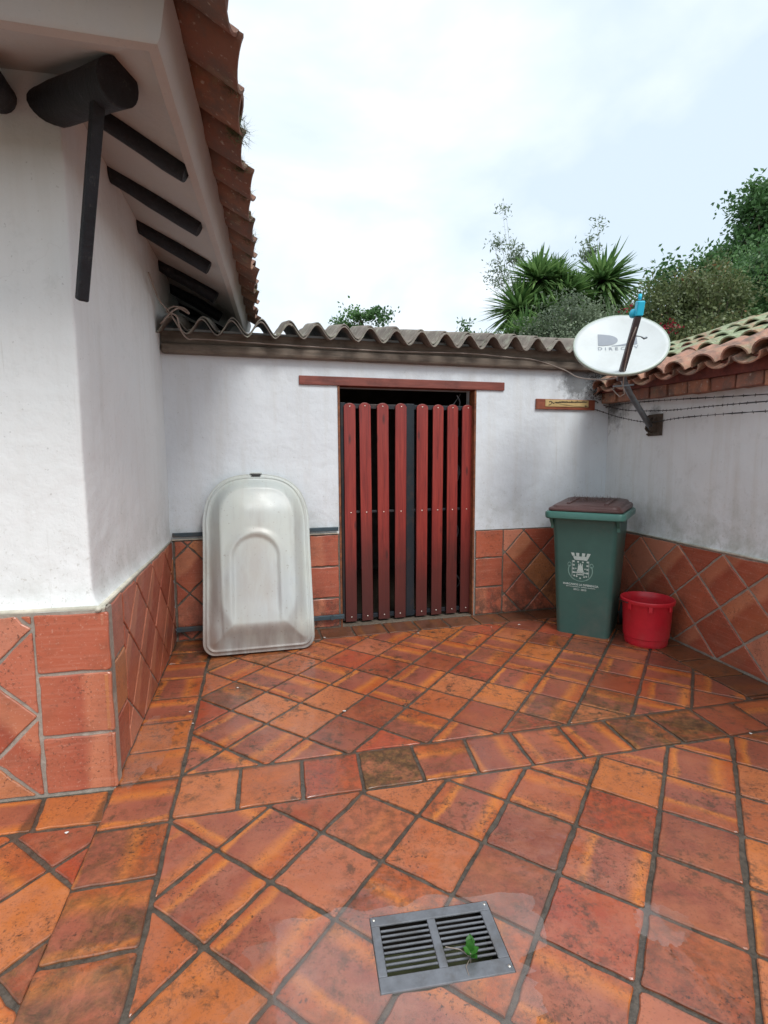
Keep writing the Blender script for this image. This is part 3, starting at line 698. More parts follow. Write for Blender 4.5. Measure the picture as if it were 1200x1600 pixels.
MB().add(sv_, sf_).build('soffit', MT['soffit'], house, smooth=True)
def fascia():
    vs_ = []; fs = []
    for i, q in enumerate(outer):
        q = V2(*q)
        if i < 13: n_ = nFf
        elif i == 13: n_ = unit(nFf+nE)*1.3
        else: n_ = nE
        for d, z in ((-.035, ZE-.004), (0, ZE-.002), (.012, ZE+.012), (.04, ZE+.12), (.05, ZE+.16), (-.05, ZE+.18)):
            d += .004*noise.noise(Vector((q[0]*4, q[1]*4, z*6))); vs_.append((q[0]+n_[0]*d, q[1]+n_[1]*d, z))
    for i in range(len(outer)-1):
        for j in range(5): b = i*6+j; fs.append((b, b+6, b+7, b+1))
    return vs_, fs
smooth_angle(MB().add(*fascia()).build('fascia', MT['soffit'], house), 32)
# roof deck over the rooms behind the eave
mb = MB(); a, b = F0+nE*-.02, F1
mb.add([(F0[0], F0[1], ZE+.17), (F1[0], F1[1], ZE+.17), (F1[0]-2.4, F1[1], ZE+1.5), (F0[0]-2.2, F0[1]+1.9, ZE+1.5)], [(0, 1, 2, 3)])
q = F0+Ff*3.2
mb.add([(F0[0], F0[1], ZE+.17), (F0[0]-2.2, F0[1]+1.9, ZE+1.5), (q[0]-.2, q[1]+1.9, ZE+1.5), (q[0], q[1], ZE+.17)], [(0, 1, 2, 3)])
mb.build('roof_deck', MT['redboard'], house)
# barrel tiles
def barrel(Lg=.42, r0=.098, r1=.078, th=.014, n=10, arc=178):
    vs_ = []
    for rr_, sgn in ((0, 1), (th, 1)):
        for x, r in ((0, r0), (Lg*.5, (r0+r1)/2), (Lg, r1)):
            for k in range(n+1):
                a = R(90-arc/2+arc*k/n); rq = r-rr_; vs_.append((x, rq*math.cos(a), rq*math.sin(a)*.86))
    m = n+1; fs = []
    for i in (0, 1):
        for k in range(n):
            fs.append((i*m+k, i*m+k+1, (i+1)*m+k+1, (i+1)*m+k)); o_ = 3*m; fs.append((o_+i*m+k, o_+(i+1)*m+k, o_+(i+1)*m+k+1, o_+i*m+k+1))
    for k in range(n): fs.append((k, 3*m+k, 3*m+k+1, k+1)); fs.append((2*m+k, 2*m+k+1, 5*m+k+1, 5*m+k))
    for i in (0, 1):
        fs.append((i*m, (i+1)*m, 3*m+(i+1)*m, 3*m+i*m)); fs.append((i*m+n, 3*m+i*m+n, 3*m+(i+1)*m+n, (i+1)*m+n))
    me = bpy.data.meshes.new('barrel_tile'); me.from_pydata(vs_, [], fs); me.polygons.foreach_set('use_smooth', [True]*len(me.polygons)); me.set_sharp_from_angle(angle=R(40)); me.update(); return me
def place_barrels(me, name, o, ue, nout, slope, z, pitch, i0, i1, courses, parent, ln=.36, flip=True, jit=.012, wide=1.0, back=0.0, flatp=1.0):
    """rows of pans and covers; o = point on the lip line, nout points down the slope"""
    cs, sn = math.cos(slope), math.sin(slope)
    up = Vector((-nout[0]*cs, -nout[1]*cs, sn)); side = Vector((ue[0], ue[1], 0)); nrm = up.cross(side)
    if nrm.z < 0: nrm = -nrm
    for c in range(courses):
        for i in range(i0, i1):
            for kind in (0, 1):
                base = Vector((*(o+ue*pitch*(i+.5*kind)), z))+up*(ln*c+(random.uniform(-jit, jit))+back*kind)+nrm*(.018*c+(.0 if kind == 0 else .045))
                u_ = (up+side*random.gauss(0, .026)+nrm*random.gauss(0, .016)).normalized()
                nn = nrm if kind == 1 else -nrm
                s_ = nn.cross(u_).normalized(); nn = u_.cross(s_).normalized()
                Mx = Matrix((u_, s_, nn)).transposed().to_4x4(); Mx.translation = base+(nrm*(.078*flatp if kind == 0 else 0))
                Mx = Mx @ Matrix.Diagonal((1, wide, flatp if kind == 0 else 1, 1))
                ob = link(name, me, parent); ob.matrix_world = Mx
bt_left = barrel(.44, .135, .115, .016, 10); bt_left.materials.append(MT['rtile_left'])
lipo = V2(-.517, 2.023)+V2(.06, -.26); ul_ = unit(V2(-.222, .975)); nl_ = V2(ul_[1], -ul_[0])
place_barrels(bt_left, 'barrel_tile', lipo, ul_, nl_, R(27), 2.945, .272, -1, 15, 2, house, .36, back=.085, flatp=.55, wide=1.06, jit=.026)
ff0 = F0+nFf*.22+Ff*.25
place_barrels(bt_left, 'barrel_tile', ff0, Ff, nFf, R(27), 2.995, .272, 0, 9, 2, house, .36, back=.085, flatp=.55, wide=1.06, jit=.026)
# hip cap tile at the corner
hd = unit(V2(.55, -.83)); hp = Vector((-.70, 1.56, 2.955)); u_ = Vector((-hd[0]*.88, -hd[1]*.88, .47)).normalized()
for k in range(4):
    s_ = Vector((0, 0, 1)).cross(u_).normalized(); nn = u_.cross(s_)
    Mx = Matrix((u_, s_, nn)).transposed().to_4x4(); Mx.translation = hp+Vector((0, 0, .05))+u_*.34*k+nn*.02*k; ob = link('hip_tile', bt_left, house); ob.matrix_world = Mx
# rafters
def log_mesh(p0, p1, r, name, parent, mat=None, n=12, flat=False):
    mb = MB(); p0, p1 = Vector(p0), Vector(p1); pts = [p0+(p1-p0)*t for t in np.linspace(0, 1, 7)]
    pts = [p+Vector((0, 0, noise.noise(p*3)*.012)) for p in pts]; mb.tube(pts, [r*(1+.05*noise.noise(p*7)) for p in pts], n)
    mb.v = [tuple(Vector(v)+noise.noise_vector(Vector(v)*16)*.004) for v in mb.v]
    return smooth_angle(mb.build(name, mat or MT['log'], parent, bevel=.004), 50)
for s in (.163, .78, 1.41, 2.10, 2.68, 3.3, 3.95):
    a = FL.p(s, -.10, 3.16); b = FL.p(s, .42, 2.875); log_mesh(a, b, .046, 'rafter', house)
log_mesh((-1.50, 2.40, 3.06), (-.955, 2.01, 2.915), .076, 'corner_log', house, n=22)
log_mesh((-1.66, 2.5, 3.10), (-1.475, 2.03, 2.965), .062, 'log', house, n=18)
mb = MB(); a, b = Vector((-1.268, 2.235, 2.215)), Vector((-1.055, 2.055, 2.90)); dd = (b-a).normalized(); sx = dd.cross(Vector((0, 0, 1))).normalized()
mb.box((a+b)/2, (.044, .044, (b-a).length), basis(sx, dd.cross(sx), dd)); mb.build('strut', MT['log'], house, bevel=.008)

# ================================================================== THE OUTBUILDING (back wall with the gate opening)
shed = thing('outbuilding', 'low white outbuilding across the back with a corrugated roof and a brown eave beam', 'building')
OPS, OPE, LZ = 1.42, 2.735, 2.19
Ltot = float(np.hypot(*(BR-BL)))
def slab(a0, a1, z0, z1, name='plaster'):
    mb = MB(); na, nz = max(2, int((a1-a0)/.12)), max(2, int((z1-z0)/.12)); vs_ = []; fs = []
    for j in range(nz+1):
        for i in range(na+1):
            a = a0+(a1-a0)*i/na; z = z0+(z1-z0)*j/nz; e = 0 if i in (0, na) or j in (0, nz) else 1
            d = (.006*noise.noise(Vector((a*1.5, z*1.5, 3)))+.0018*noise.noise(Vector((a*6, z*6, 5))))*e; vs_.append(FB.p(a, d, z))
    for j in range(nz):
        for i in range(na): b = j*(na+1)+i; fs.append((b, b+1, b+na+2, b+na+1))
    nb0 = len(vs_); ring = [0, na, (nz+1)*(na+1)-1, nz*(na+1)]
    for k in ring: v = vs_[k]; vs_.append(Vector(v)-Vector((nB[0], nB[1], 0))*.22)
    fs += [(nb0, nb0+3, nb0+2, nb0+1)]
    for k in range(4): fs.append((ring[k], nb0+k, nb0+(k+1) % 4, ring[(k+1) % 4]))
    mb.add(vs_, fs); return mb.build(name, MT['back'], shed, smooth=False)
slab(-.14, OPS, 0, 2.60); slab(OPE, Ltot+.3, 0, 2.60); slab(OPS, OPE, LZ, 2.60)
def mbox(fr, a0, a1, d0, d1, z0, z1, name, mat, parent, bevel=.003):
    mb = MB(); fr.box(mb, a0, a1, d0, d1, z0, z1); return mb.build(name, mat, parent, bevel=bevel)
def hboard(fr, a0, a1, d0, d1, z0, z1, name, mat, parent, bevel=.004):
    """board with its own local axes, so that the grain runs along it"""
    mb = MB(); mb.box((0, 0, 0), (a1-a0, d1-d0, z1-z0)); o = mb.build(name, mat, parent, bevel=bevel)
    Mx = fr.M3().to_4x4(); Mx.translation = fr.p((a0+a1)/2, (d0+d1)/2, (z0+z1)/2); o.matrix_world = Mx; return o
hboard(FB, 1.08, 3.025, -.10, .018, LZ-.004, 2.262, 'lintel', MT['redwood'], shed)
mbox(FB, OPS-.006, OPS+.014, -.12, .008, 0, LZ-.005, 'door_jamb', MT['jamb'], shed)
mbox(FB, OPE-.014, OPE+.006, -.12, .008, 0, LZ-.005, 'door_jamb', MT['jamb'], shed)
mbox(FB, OPS, OPE, -.22, -.002, -.02, .004, 'threshold', MT['dgrout'], shed)
# tiled foot both sides of the opening
mbox(FB, 0.0, OPS-.008, -.02, .004, -.02, .872, 'dado_backing', MT['dgrout'], shed, 0)
mbox(FB, OPE+.012, Ltot, -.02, .004, -.02, .85, 'dado_backing', MT['dgrout'], shed, 0)
bc = cell_rows(1.14, OPS-.012, [.004, .284, .575, .868]) + diag(V2(.94, .41+.205), .205, .205, rect(.01, 1.14, .004, .868))
bc += cell_rows(OPE+.016, 3.045, [.004, .281, .572, .846]) + diag(V2(3.27, .407+.21), .2, .21, rect(3.045, Ltot-.02, .004, .846))
panel(FB, shed, bc, .010, .012, MT['wtile'])
mbox(FB, .0, OPS-.02, -.01, .018, .872, .884, 'ledge', MT['ledge'], shed, .003)
# eave beam and boards
o = hboard(FB, -.01, Ltot+.12, -.02, .075, 2.395, 2.475, 'eave_beam', MT['beam'], shed, .022)
hboard(FB, -.01, Ltot+.12, -.02, .035, 2.478, 2.575, 'eave_board', MT['beam'], shed, .004)
# corrugated sheets
def sheet(a0, a1, lip, z0, back, slope, ph, name='roof_sheet', amp=.053, per=.2265, th=.010):
    n = int((a1-a0)/per*16); m = 10; vs_ = []; fs = []
    for side in (0, 1):
        for j in range(m+1):
            t = j/m; d = lip-(lip+back)*t
            for i in range(n+1):
                a = a0+(a1-a0)*i/n; ci = round((a-ph)/per); am = amp*(1.12-.10*a/4.2)*(1+.16*noise.noise(Vector((ci*3.7, lip*9, 0))))
                z = z0+(lip-d)*math.tan(slope)+am*math.cos(2*math.pi*(a-ph)/per)+(th if side == 0 else 0)
                e = (.018*noise.noise(Vector((a*4, 7, lip*5)))+.008*noise.noise(Vector((a*30, 7, 1)))) if j == 0 else 0
                vs_.append(FB.p(a, d+e, z+.004*noise.noise(Vector((a*3, d*3, 1)))))
    N = (m+1)*(n+1)
    for side in (0, 1):
        for j in range(m):
            for i in range(n):
                b = side*N+j*(n+1)+i; q = (b, b+1, b+n+2, b+n+1); fs.append(q if side == 0 else q[::-1])
    for i in range(n): fs.append((i, N+i, N+i+1, i+1))
    for j in range(m): b = j*(n+1); fs.append((b, b+n+1, N+b+n+1, N+b)); b += n; fs.append((b, N+b, N+b+n+1, b+n+1))
    mb = MB(); mb.add(vs_, fs); return smooth_angle(mb.build(name, MT['cement'], shed), 50)
ph = .771
for k, (a0, a1) in enumerate(((-.16, 1.02), (.93, 1.93), (1.84, 2.84), (2.75, 3.75), (3.66, 4.62))):
    sheet(a0, a1, .20-.008*(k % 2), 2.575+.010*(k % 2), 1.1, R(12), ph)
for k, (a0, a1) in enumerate(((-.16, 1.0), (.9, 1.95), (1.85, 2.85), (2.75, 3.75), (3.65, 4.6))):
    sheet(a0, a1, .145, 2.575+.034+.006*(k % 2), .6, R(13), ph+.008, 'roof_sheet')
# the dark room behind the gate
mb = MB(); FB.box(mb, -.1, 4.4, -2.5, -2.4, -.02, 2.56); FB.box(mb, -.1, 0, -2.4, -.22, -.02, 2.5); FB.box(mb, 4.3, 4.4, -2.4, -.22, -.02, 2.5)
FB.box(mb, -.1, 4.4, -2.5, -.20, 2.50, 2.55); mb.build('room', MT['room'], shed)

# ---- the gate
gate = thing('slatted_gate', 'double gate of red stained vertical slats with round tops on a dark steel frame', 'gate', loc=FB.p(2.07, -.07, 0))
Ginv = Matrix.Translation(-gate.location)
def chil(o): o.matrix_world = o.matrix_world; return o
def gpart(mb, name, mat, bevel=.002):
    g_ = gate.location; mb.v = [tuple(Vector(v)-g_) for v in mb.v]; return mb.build(name, mat, gate, bevel=bevel)
for (a0, a1) in ((1.452, 2.095), (2.105, 2.705)):
    mb = MB()
    FB.box(mb, a0, a0+.045, -.115, -.075, .03, 2.05); FB.box(mb, a1-.05, a1, -.115, -.075, .03, 2.05)
    for z in (.06, 2.02): FB.box(mb, a0+.045, a1-.05, -.113, -.077, z-.02, z+.02)
    FB.box(mb, a0+.045, a1-.05, -.105, -.080, 1.045, 1.065)
    gpart(mb, 'leaf_frame', MT['steel'])
mb = MB(); FB.box(mb, 2.068, 2.135, -.075, -.066, .03, 2.05); gpart(mb, 'centre_strip', MT['steel'])
SLATS = [1.527, 1.684, 1.845, 2.004, 2.218, 2.372, 2.529, 2.676]
def slat_mesh(wd, ht, th=.02):
    pr = [(-wd/2, 0), (wd/2, 0)]; r = wd/2
    pr += [(wd/2, ht-r*.9), (wd/2+.001, ht-r*.78)]
    for k in range(9): a = R(8+164*k/8); pr.append((r*1.04*math.cos(a), ht-r*.75+r*.75*math.sin(a)))
    pr += [(-wd/2-.001, ht-r*.78), (-wd/2, ht-r*.9)]
    n = len(pr); mb = MB(); mb.add([(x, -th/2, z) for x, z in pr]+[(x, th/2, z) for x, z in pr], [tuple(range(n)), tuple(reversed(range(n, 2*n)))]+[(k, n+k, n+(k+1) % n, (k+1) % n) for k in range(n)])
    return mb
scr = MB(); scr.lathe([(.0, .004), (.0045, .0035), (.0065, .001), (.0065, -.002)], n=10, M3=Matrix(((1, 0, 0), (0, 0, 1), (0, -1, 0))).transposed()); scr_me = scr.mesh('screw'); scr_me.materials.append(MT['screw'])
for k, s in enumerate(SLATS):
    ht = 2.055-.028+random.uniform(-.004, .004)+(.004*k/8); o = slat_mesh(.107+random.uniform(-.003, .003), ht).build('slat', MT['slat'], gate, bevel=.003)
    M3 = Matrix(((uB[0], -nB[0], 0), (uB[1], -nB[1], 0), (0, 0, 1))); tilt = Matrix.Rotation(random.gauss(0, .004), 4, 'Y')
    p = FB.p(s, -.062, .022) - gate.location; Mx = M3.to_4x4() @ tilt; Mx.translation = p; o.matrix_local = Mx
    for z in (.045, 1.03, ht-.03):
        q = link('screw', scr_me, o, smooth=True); q.location = (random.uniform(-.004, .004), -.0115, z); q.rotation_euler = (R(0), 0, 0)
# a loose hose hanging behind the gate
mb = MB(); pts = []
for t in np.linspace(0, 1, 60):
    z = 2.15-1.9*t; pts.append(FB.p(2.60+.035*math.sin(t*21)+.02*math.sin(t*47), -.17+.03*math.cos(t*33), z))
mb.tube(pts, .007, 6); pts = [FB.p(2.61+.05*math.sin(t*16+2), -.2+.02*math.cos(t*9), 2.17-1.0*t) for t in np.linspace(0, 1, 40)]; mb.tube(pts, .005, 6)
tag(mb.build('cable_bundle', MT['galv'], smooth=True), 'grey tangled cable hanging behind the right end of the slatted gate', 'cable')

# ---- the painted rails behind the white shell
rt = thing('metal_rails', 'dark blue painted rails of a frame fixed along the wall behind the white shell', 'rail')
mbox(FB, .006, OPS-.02, .022, .042, .902, .938, 'rail', MT['rail'], rt, .004)
mbox(FB, .006, OPS+.02, .035, .065, .095, .135, 'rail', MT['rail'], rt, .004)
mb = MB(); mb.tube([FB.p(1.33, .05, .115), FB.p(1.33, .075, .115)], .022, 8); mb.build('bolt', MT['rail'], rt, smooth=False)

# ================================================================== THE RIGHT WALL
rw = thing('side_wall', 'white plastered yard wall at the right with tiled foot, brick cornice and tile coping', 'wall')
RL = 6.6
ZR = .835
def rslab():
    vs_ = []; fs = []; zs = [ZR-.002, ZR+.012, ZR+.04]+list(np.linspace(ZR+.12, 2.12, 14)); as_ = np.linspace(0, RL, 60)
    for j, z in enumerate(zs):
        for a in as_:
            d = {0: -.002, 1: -.010, 2: -.020}.get(j, -.024)+.007*noise.noise(Vector((a*1.4, z*1.4, 9)))+.002*noise.noise(Vector((a*6, z*6, 2))); vs_.append(FR.p(a, d, z))
    n = len(as_)
    for j in range(len(zs)-1):
        for i in range(n-1): b = j*n+i; fs.append((b, b+n, b+n+1, b+1))
    return vs_, fs
MB().add(*rslab()).build('plaster', MT['right'], rw, smooth=True)
mbox(FR, 0, RL, -.24, -.045, -.02, 2.14, 'wall_core', MT['right'], rw, 0)
mbox(FR, 0, RL, -.05, -.008, -.02, ZR-.006, 'dado_backing', MT['wgrout'], rw, 0)
rc = diag(V2(.84, .617+.205), .23, .205, rect(.012, RL, .004, ZR-.008))
panel(FR, rw, rc, .014, .0, MT['wtile'], lambda p: -Vector(p[0][0][0]).y, .0065)
mb = MB(); mb.tube([FR.p(0, -.006, ZR+.003), FR.p(RL, -.006, ZR+.001)], .010, 6); mb.build('ledge', MT['ledge'], rw, smooth=True)
# cornice of bricks on edge, then a board and the coping
def zc(s): return 2.095-.042*s
k = 0; s = .02
while s < 6.3:
    wd = .205+random.uniform(-.012, .012); z0 = 2.085-.036*min(s, 2)-.02*(s > 99); h = .098
    mb = MB(); mb.box((0, 0, 0), (wd, .16, h)); mb.v = [tuple(Vector(v)+Vector((random.uniform(-.004, .004), random.uniform(-.006, .006), random.uniform(-.004, .004)))) for v in mb.v]
    o = mb.build('brick', MT['brickm'], rw, bevel=.008); Mx = FR.M3().to_4x4(); Mx.translation = FR.p(s+wd/2, -.015+random.uniform(-.008, .008), z0+h/2); o.matrix_world = Mx
    s += wd+.022
mb = MB(); vs_ = [];
for s in (0, 2.0, 6.5):
    dz = -.036*min(s, 2); vs_ += [FR.p(s, -.14, 2.18+dz+.0), FR.p(s, .095, 2.186+dz), FR.p(s, .105, 2.238+dz*.2), FR.p(s, -.14, 2.30+dz*.2)]
fs = []
for i in (0, 4): fs += [(i, i+1, i+5, i+4), (i+1, i+2, i+6, i+5), (i+2, i+3, i+7, i+6), (i+3, i, i+4, i+7)]
fs += [(0, 3, 2, 1), (8, 9, 10, 11)]
mb.add(vs_, fs); mb.build('cornice_board', MT['redboard'], rw)
bt_r = barrel(.37, .100, .088, .013, 10); bt_r.materials.append(MT['rtile_right'])
place_barrels(bt_r, 'coping_tile', FR.o+FR.u*.54+FR.n*.175, FR.u, FR.n, R(24), 2.172, .258, -2, 22, 1, rw, .3, wide=1.12, flatp=.8, jit=.022)
for i in range(16):
    me_ = bt_r; a = FR.p(.2+i*.40, -.15, 2.335-.008*i*.2+.0); u_ = (Vector((*FR.u, random.gauss(0, .012)))).normalized(); s_ = Vector((0, 0, 1)).cross(u_).normalized(); nn = u_.cross(s_)
    Mx = Matrix((u_, s_, nn)).transposed().to_4x4() @ Matrix.Diagonal((1.22, .95, .9, 1)); Mx.translation = a+Vector((0, 0, .004*(i % 2))); ob = link('ridge_tile', me_, rw); ob.matrix_world = Mx
# neighbour's mossy roof beyond the wall
nr_ = thing('mossy_roof', 'mossy green barrel tile roof rising just beyond the right wall', 'roof')
bt_m = barrel(.42, .088, .075, .013, 10); bt_m.materials.append(MT['rtile_moss'])
place_barrels(bt_m, 'barrel_tile', FR.o+FR.u*-1.1+FR.n*-.26, FR.u, FR.n, R(20), 2.375, .20, 0, 26, 3, nr_, .34, wide=1.15)
mb = MB(); q0, q1, q2, q3 = FR.p(-1.3, -.3, 2.37), FR.p(6.5, -.3, 2.37), FR.p(6.5, -1.32, 2.74), FR.p(-1.3, -1.32, 2.74)
mb.add([q0, q1, q2, q3, FR.p(-1.3, -2.4, 2.35), FR.p(6.5, -2.4, 2.35), FR.p(-1.3, -.3, 0), FR.p(6.5, -.3, 0), FR.p(-1.3, -2.4, 0), FR.p(6.5, -2.4, 0)],
       [(0, 1, 2, 3), (3, 2, 5, 4), (6, 7, 1, 0), (4, 5, 9, 8), (6, 0, 3, 4, 8), (1, 7, 9, 5, 2)]); mb.build('roof_deck', MT['redboard'], nr_)
for i in range(13):
    a = FR.p(-1.2+i*.42, -1.32, 2.76); u_ = (Vector((*FR.u, random.gauss(0, .012)))).normalized(); s_ = Vector((0, 0, 1)).cross(u_).normalized(); nn = u_.cross(s_)
    Mx = Matrix((u_, s_, nn)).transposed().to_4x4(); Mx.translation = a; ob = link('ridge_tile', bt_m, nr_); ob.matrix_world = Mx

# ================================================================== THE WHITE SHELL leaning at the back wall
def shell():
    W, H, r = .435, 1.47, .10
    out = []
    n = 10
    for k in range(n+1): a = R(-90+90*k/n); out.append((W-r+r*math.cos(a), r+r*math.sin(a)))
    for y in np.linspace(.2, .94, 12): out.append((W-.004*math.sin((y-.2)*2), y))
    for k in range(1, 40):
        a = math.pi*k/40; c, s = math.cos(a), math.sin(a); e = 2/2.7
        out.append((W*math.copysign(abs(c)**e, c), .97+(H-.97)*abs(s)**e))
    for y in np.linspace(.94, .2, 12): out.append((-W+.004*math.sin((y-.2)*2), y))
    for k in range(n+1): a = R(180+90*k/n); out.append((-W+r+r*math.cos(a), r+r*math.sin(a)))
    for x in np.linspace(-W+r, W-r, 14)[1:-1]: out.append((x, 0))
    out = [V2(*q) for q in out]; N = len(out); O = np.array(out); O2 = np.roll(O, -1, 0)
    def dist(P, A, B):
        d = B-A; t = np.clip(((P[None]-A)*d).sum(1)/(d*d).sum(1).clip(1e-9), 0, 1); return np.hypot(*((A+d*t[:, None])-P[None]).T).min()
    ss_ = lambda a, b, x: (lambda t: t*t*(3-2*t))(min(max((x-a)/(b-a), 0), 1))
    # inner arch
    def inner(P):
        x, y = P; x += .02
        w_, top = .185, .93
        yc = top-w_
        d = w_-abs(x) if y < yc else w_-math.hypot(x, y-yc)
        return d
    # rows across the width: x runs between the two flanks of the outline at each height
    right = O[(O[:, 0] >= -1e-6)]; right = right[np.argsort(right[:, 1])]
    wf = lambda y: float(np.interp(y, right[:, 1], right[:, 0]))
    vs_ = []; fs = []; NR, NC = 150, 96
    for j in range(NR+1):
        tj = j/NR; y = H*(.5-.5*math.cos(math.pi*(.06+.94*tj)))if False else H*(tj+.055*math.sin(2*math.pi*tj)*-1)
        y = min(max(y, .0004), H-.0004)
        if y < r: w_ = W-r+math.sqrt(max(0, r*r-(r-y)**2))
        else: w_ = wf(y)
        for i in range(NC+1):
            ti = i/NC*2-1; x = w_*(math.sin(ti*math.pi/2)*.45+ti*.55); P = V2(x, y); d = dist(P, O, O2)
            h = .012+.014*ss_(.020, .030, d)-.010*ss_(.030, .042, d)+.100*ss_(.04, .150+.16*ss_(.45, .05, y)*ss_(.40, .25, abs(x)), d)+.016*ss_(.12, .36, d)
            pan = abs(x)-(.305-.03*min(max(1.0-y, 0), 1))
            h += .011*ss_(.010, -.010, pan)*ss_(.05, .2, y)*ss_(1.30, 1.1, y)
            di = inner(P); fade = ss_(.10, .45, y)
            h += fade*(.008*ss_(-.07, -.010, di)-.024*ss_(-.010, .022, di))
            vs_.append((x, y, h))
    for j in range(NR):
        for i in range(NC): b = j*(NC+1)+i; fs.append((b, b+1, b+NC+2, b+NC+1))
    # rim strip following the outline
    b = len(vs_); vs_ += [(q[0], q[1], .0125) for q in out]
    # outer turned-down lip
    b = len(vs_); vs_ += [(q[0]*1.006, q[1]*1.0, -.022) for q in out]
    for k in range(N): fs.append((b+k, b+(k+1) % N, b-N+(k+1) % N, b-N+k))
    return vs_, fs
shl = thing('fibreglass_shell', 'dirty white moulded fibreglass shell with an arched top leaning on the back wall', 'shell')
b0, b1 = V2(-1.385, 3.845), V2(-.600, 4.06); bm = (b0+b1)/2; ub = unit(b1-b0)
topw = FB.p(.696, .035, 1.42); bp = Vector((bm[0], bm[1], .0)); yv = (topw-bp); yv = yv.normalized(); xv = Vector((ub[0], ub[1], 0)); xv = (xv-yv*xv.dot(yv)).normalized(); zv = xv.cross(yv)
mb = MB(); mb.add(*shell()); so = mb.build('body', MT['shell'], shl, smooth=True)
sm = so.modifiers.new('solid', 'SOLIDIFY'); sm.thickness = .007; sm.offset = -1
Mx = Matrix((xv, yv, zv)).transposed().to_4x4(); Mx.translation = bp+zv*.0+Vector((0, 0, .012)); shl.matrix_world = Mx
mb = MB(); mb.box((.0, 1.458, .026), (.075, .020, .016)); mb.build('latch_slot', MT['shell_dark'], shl, bevel=.004)
mb = MB(); mb.box((.0, 1.474, .012), (.10, .012, .04)); mb.build('tab', MT['shell'], shl, bevel=.004)

# ================================================================== THE WHEELED BIN
bn = thing('wheelie_bin', 'green wheelie bin with brown lid and white printed crest in the back corner', 'bin', loc=(1.862, 4.56, 0)); bn.rotation_euler = (0, 0, R(-32.2)); bn.scale = (1.02, 1, 1.035)
secs = [(.40, .50, .012, .05), (.43, .535, .0, .05), (.436, .535, .06, .05), (.462, .57, .35, .05), (.498, .615, .75, .05), (.522, .650, .985, .045), (.53, .66, 1.0, .045)]
mb = MB(); mb.loft([rr_ring(a, b, z, r, 6) for a, b, z, r in secs[1:]]); smooth_angle(mb.build('body', MT['binbody'], bn), 40)
rim = [(.53, .66, .995, .045), (.61, .745, .990, .05), (.628, .765, .998, .055), (.634, .77, 1.032, .055), (.622, .757, 1.047, .055), (.60, .73, 1.052, .05), (.55, .68, 1.046, .045)]
mb = MB(); mb.loft([rr_ring(a, b, z, r, 6) for a, b, z, r in rim], True, True); smooth_angle(mb.build('rim', MT['binrim'], bn), 40)
for sx in (-1, 1):     # webs under the front corners of the rim
    mb = MB(); x = sx*.262; prof = [(-.365, .995), (-.30, .93), (-.295, .90), (-.29, .995)]
    mb.add([(x-sx*.012, y, z) for y, z in prof]+[(x+sx*.012, y, z) for y, z in prof], [(0, 1, 2, 3), (7, 6, 5, 4)]+[(k, 4+k, 4+(k+1) % 4, (k+1) % 4) for k in range(4)]); mb.build('web', MT['binrim'], bn)
    mb = MB(); mb.add([(sx*.295, -.33, .995), (sx*.30, -.30, .995), (sx*.252, -.28, .90), (sx*.235, -.31, .90), (sx*.24, -.33, .995)], [(0, 1, 2, 3, 4)]); 
lid = [(.575, .70, 1.052, .05), (.590, .715, 1.058, .05), (.590, .715, 1.070, .05), (.57, .69, 1.080, .05), (.54, .655, 1.082, .06), (.52, .635, 1.096, .06), (.47, .585, 1.102, .06)]
def lidring(a, b, z, r):
    q = rr_ring(a, b, z, r, 6)
    for v in q:
        t = (v.y+.34)/.68; v.z += .032*max(0, t)*min(1, (z-1.05)/.05)
    return q
mb = MB(); rg = [lidring(*q) for q in lid]; mb.loft(rg, True, True); smooth_angle(mb.build('lid', MT['binlid'], bn), 30)
mb = MB()
for x in (-.15, .15): mb.box((x, -.02, 1.119), (.03, .42, .018), Matrix.Rotation(R(2.7), 3, 'X'))
mb.build('lid_rib', MT['binlid'], bn, bevel=.006)
mb = MB(); mb.tube([(-.24, .37, 1.03), (-.24, .42, 1.035), (.24, .42, 1.035), (.24, .37, 1.03)], .014, 8); mb.build('handle', MT['binrim'], bn, smooth=True)
for sx in (-1, 1):
    mb = MB(); Mw = Matrix.Rotation(R(90), 3, 'Y'); mb.lathe([(.0, -.022), (.055, -.022), (.06, -.016), (.085, -.022), (.1, -.016), (.1, .016), (.085, .022), (.06, .016), (.0, .02)], (sx*.255, .27, .1), 24, Mw); smooth_angle(mb.build('wheel', MT['rubber'], bn), 40)
mb = MB(); mb.tube([(-.27, .27, .1), (.27, .27, .1)], .012, 8); mb.build('axle', MT['galv'], bn, smooth=True)
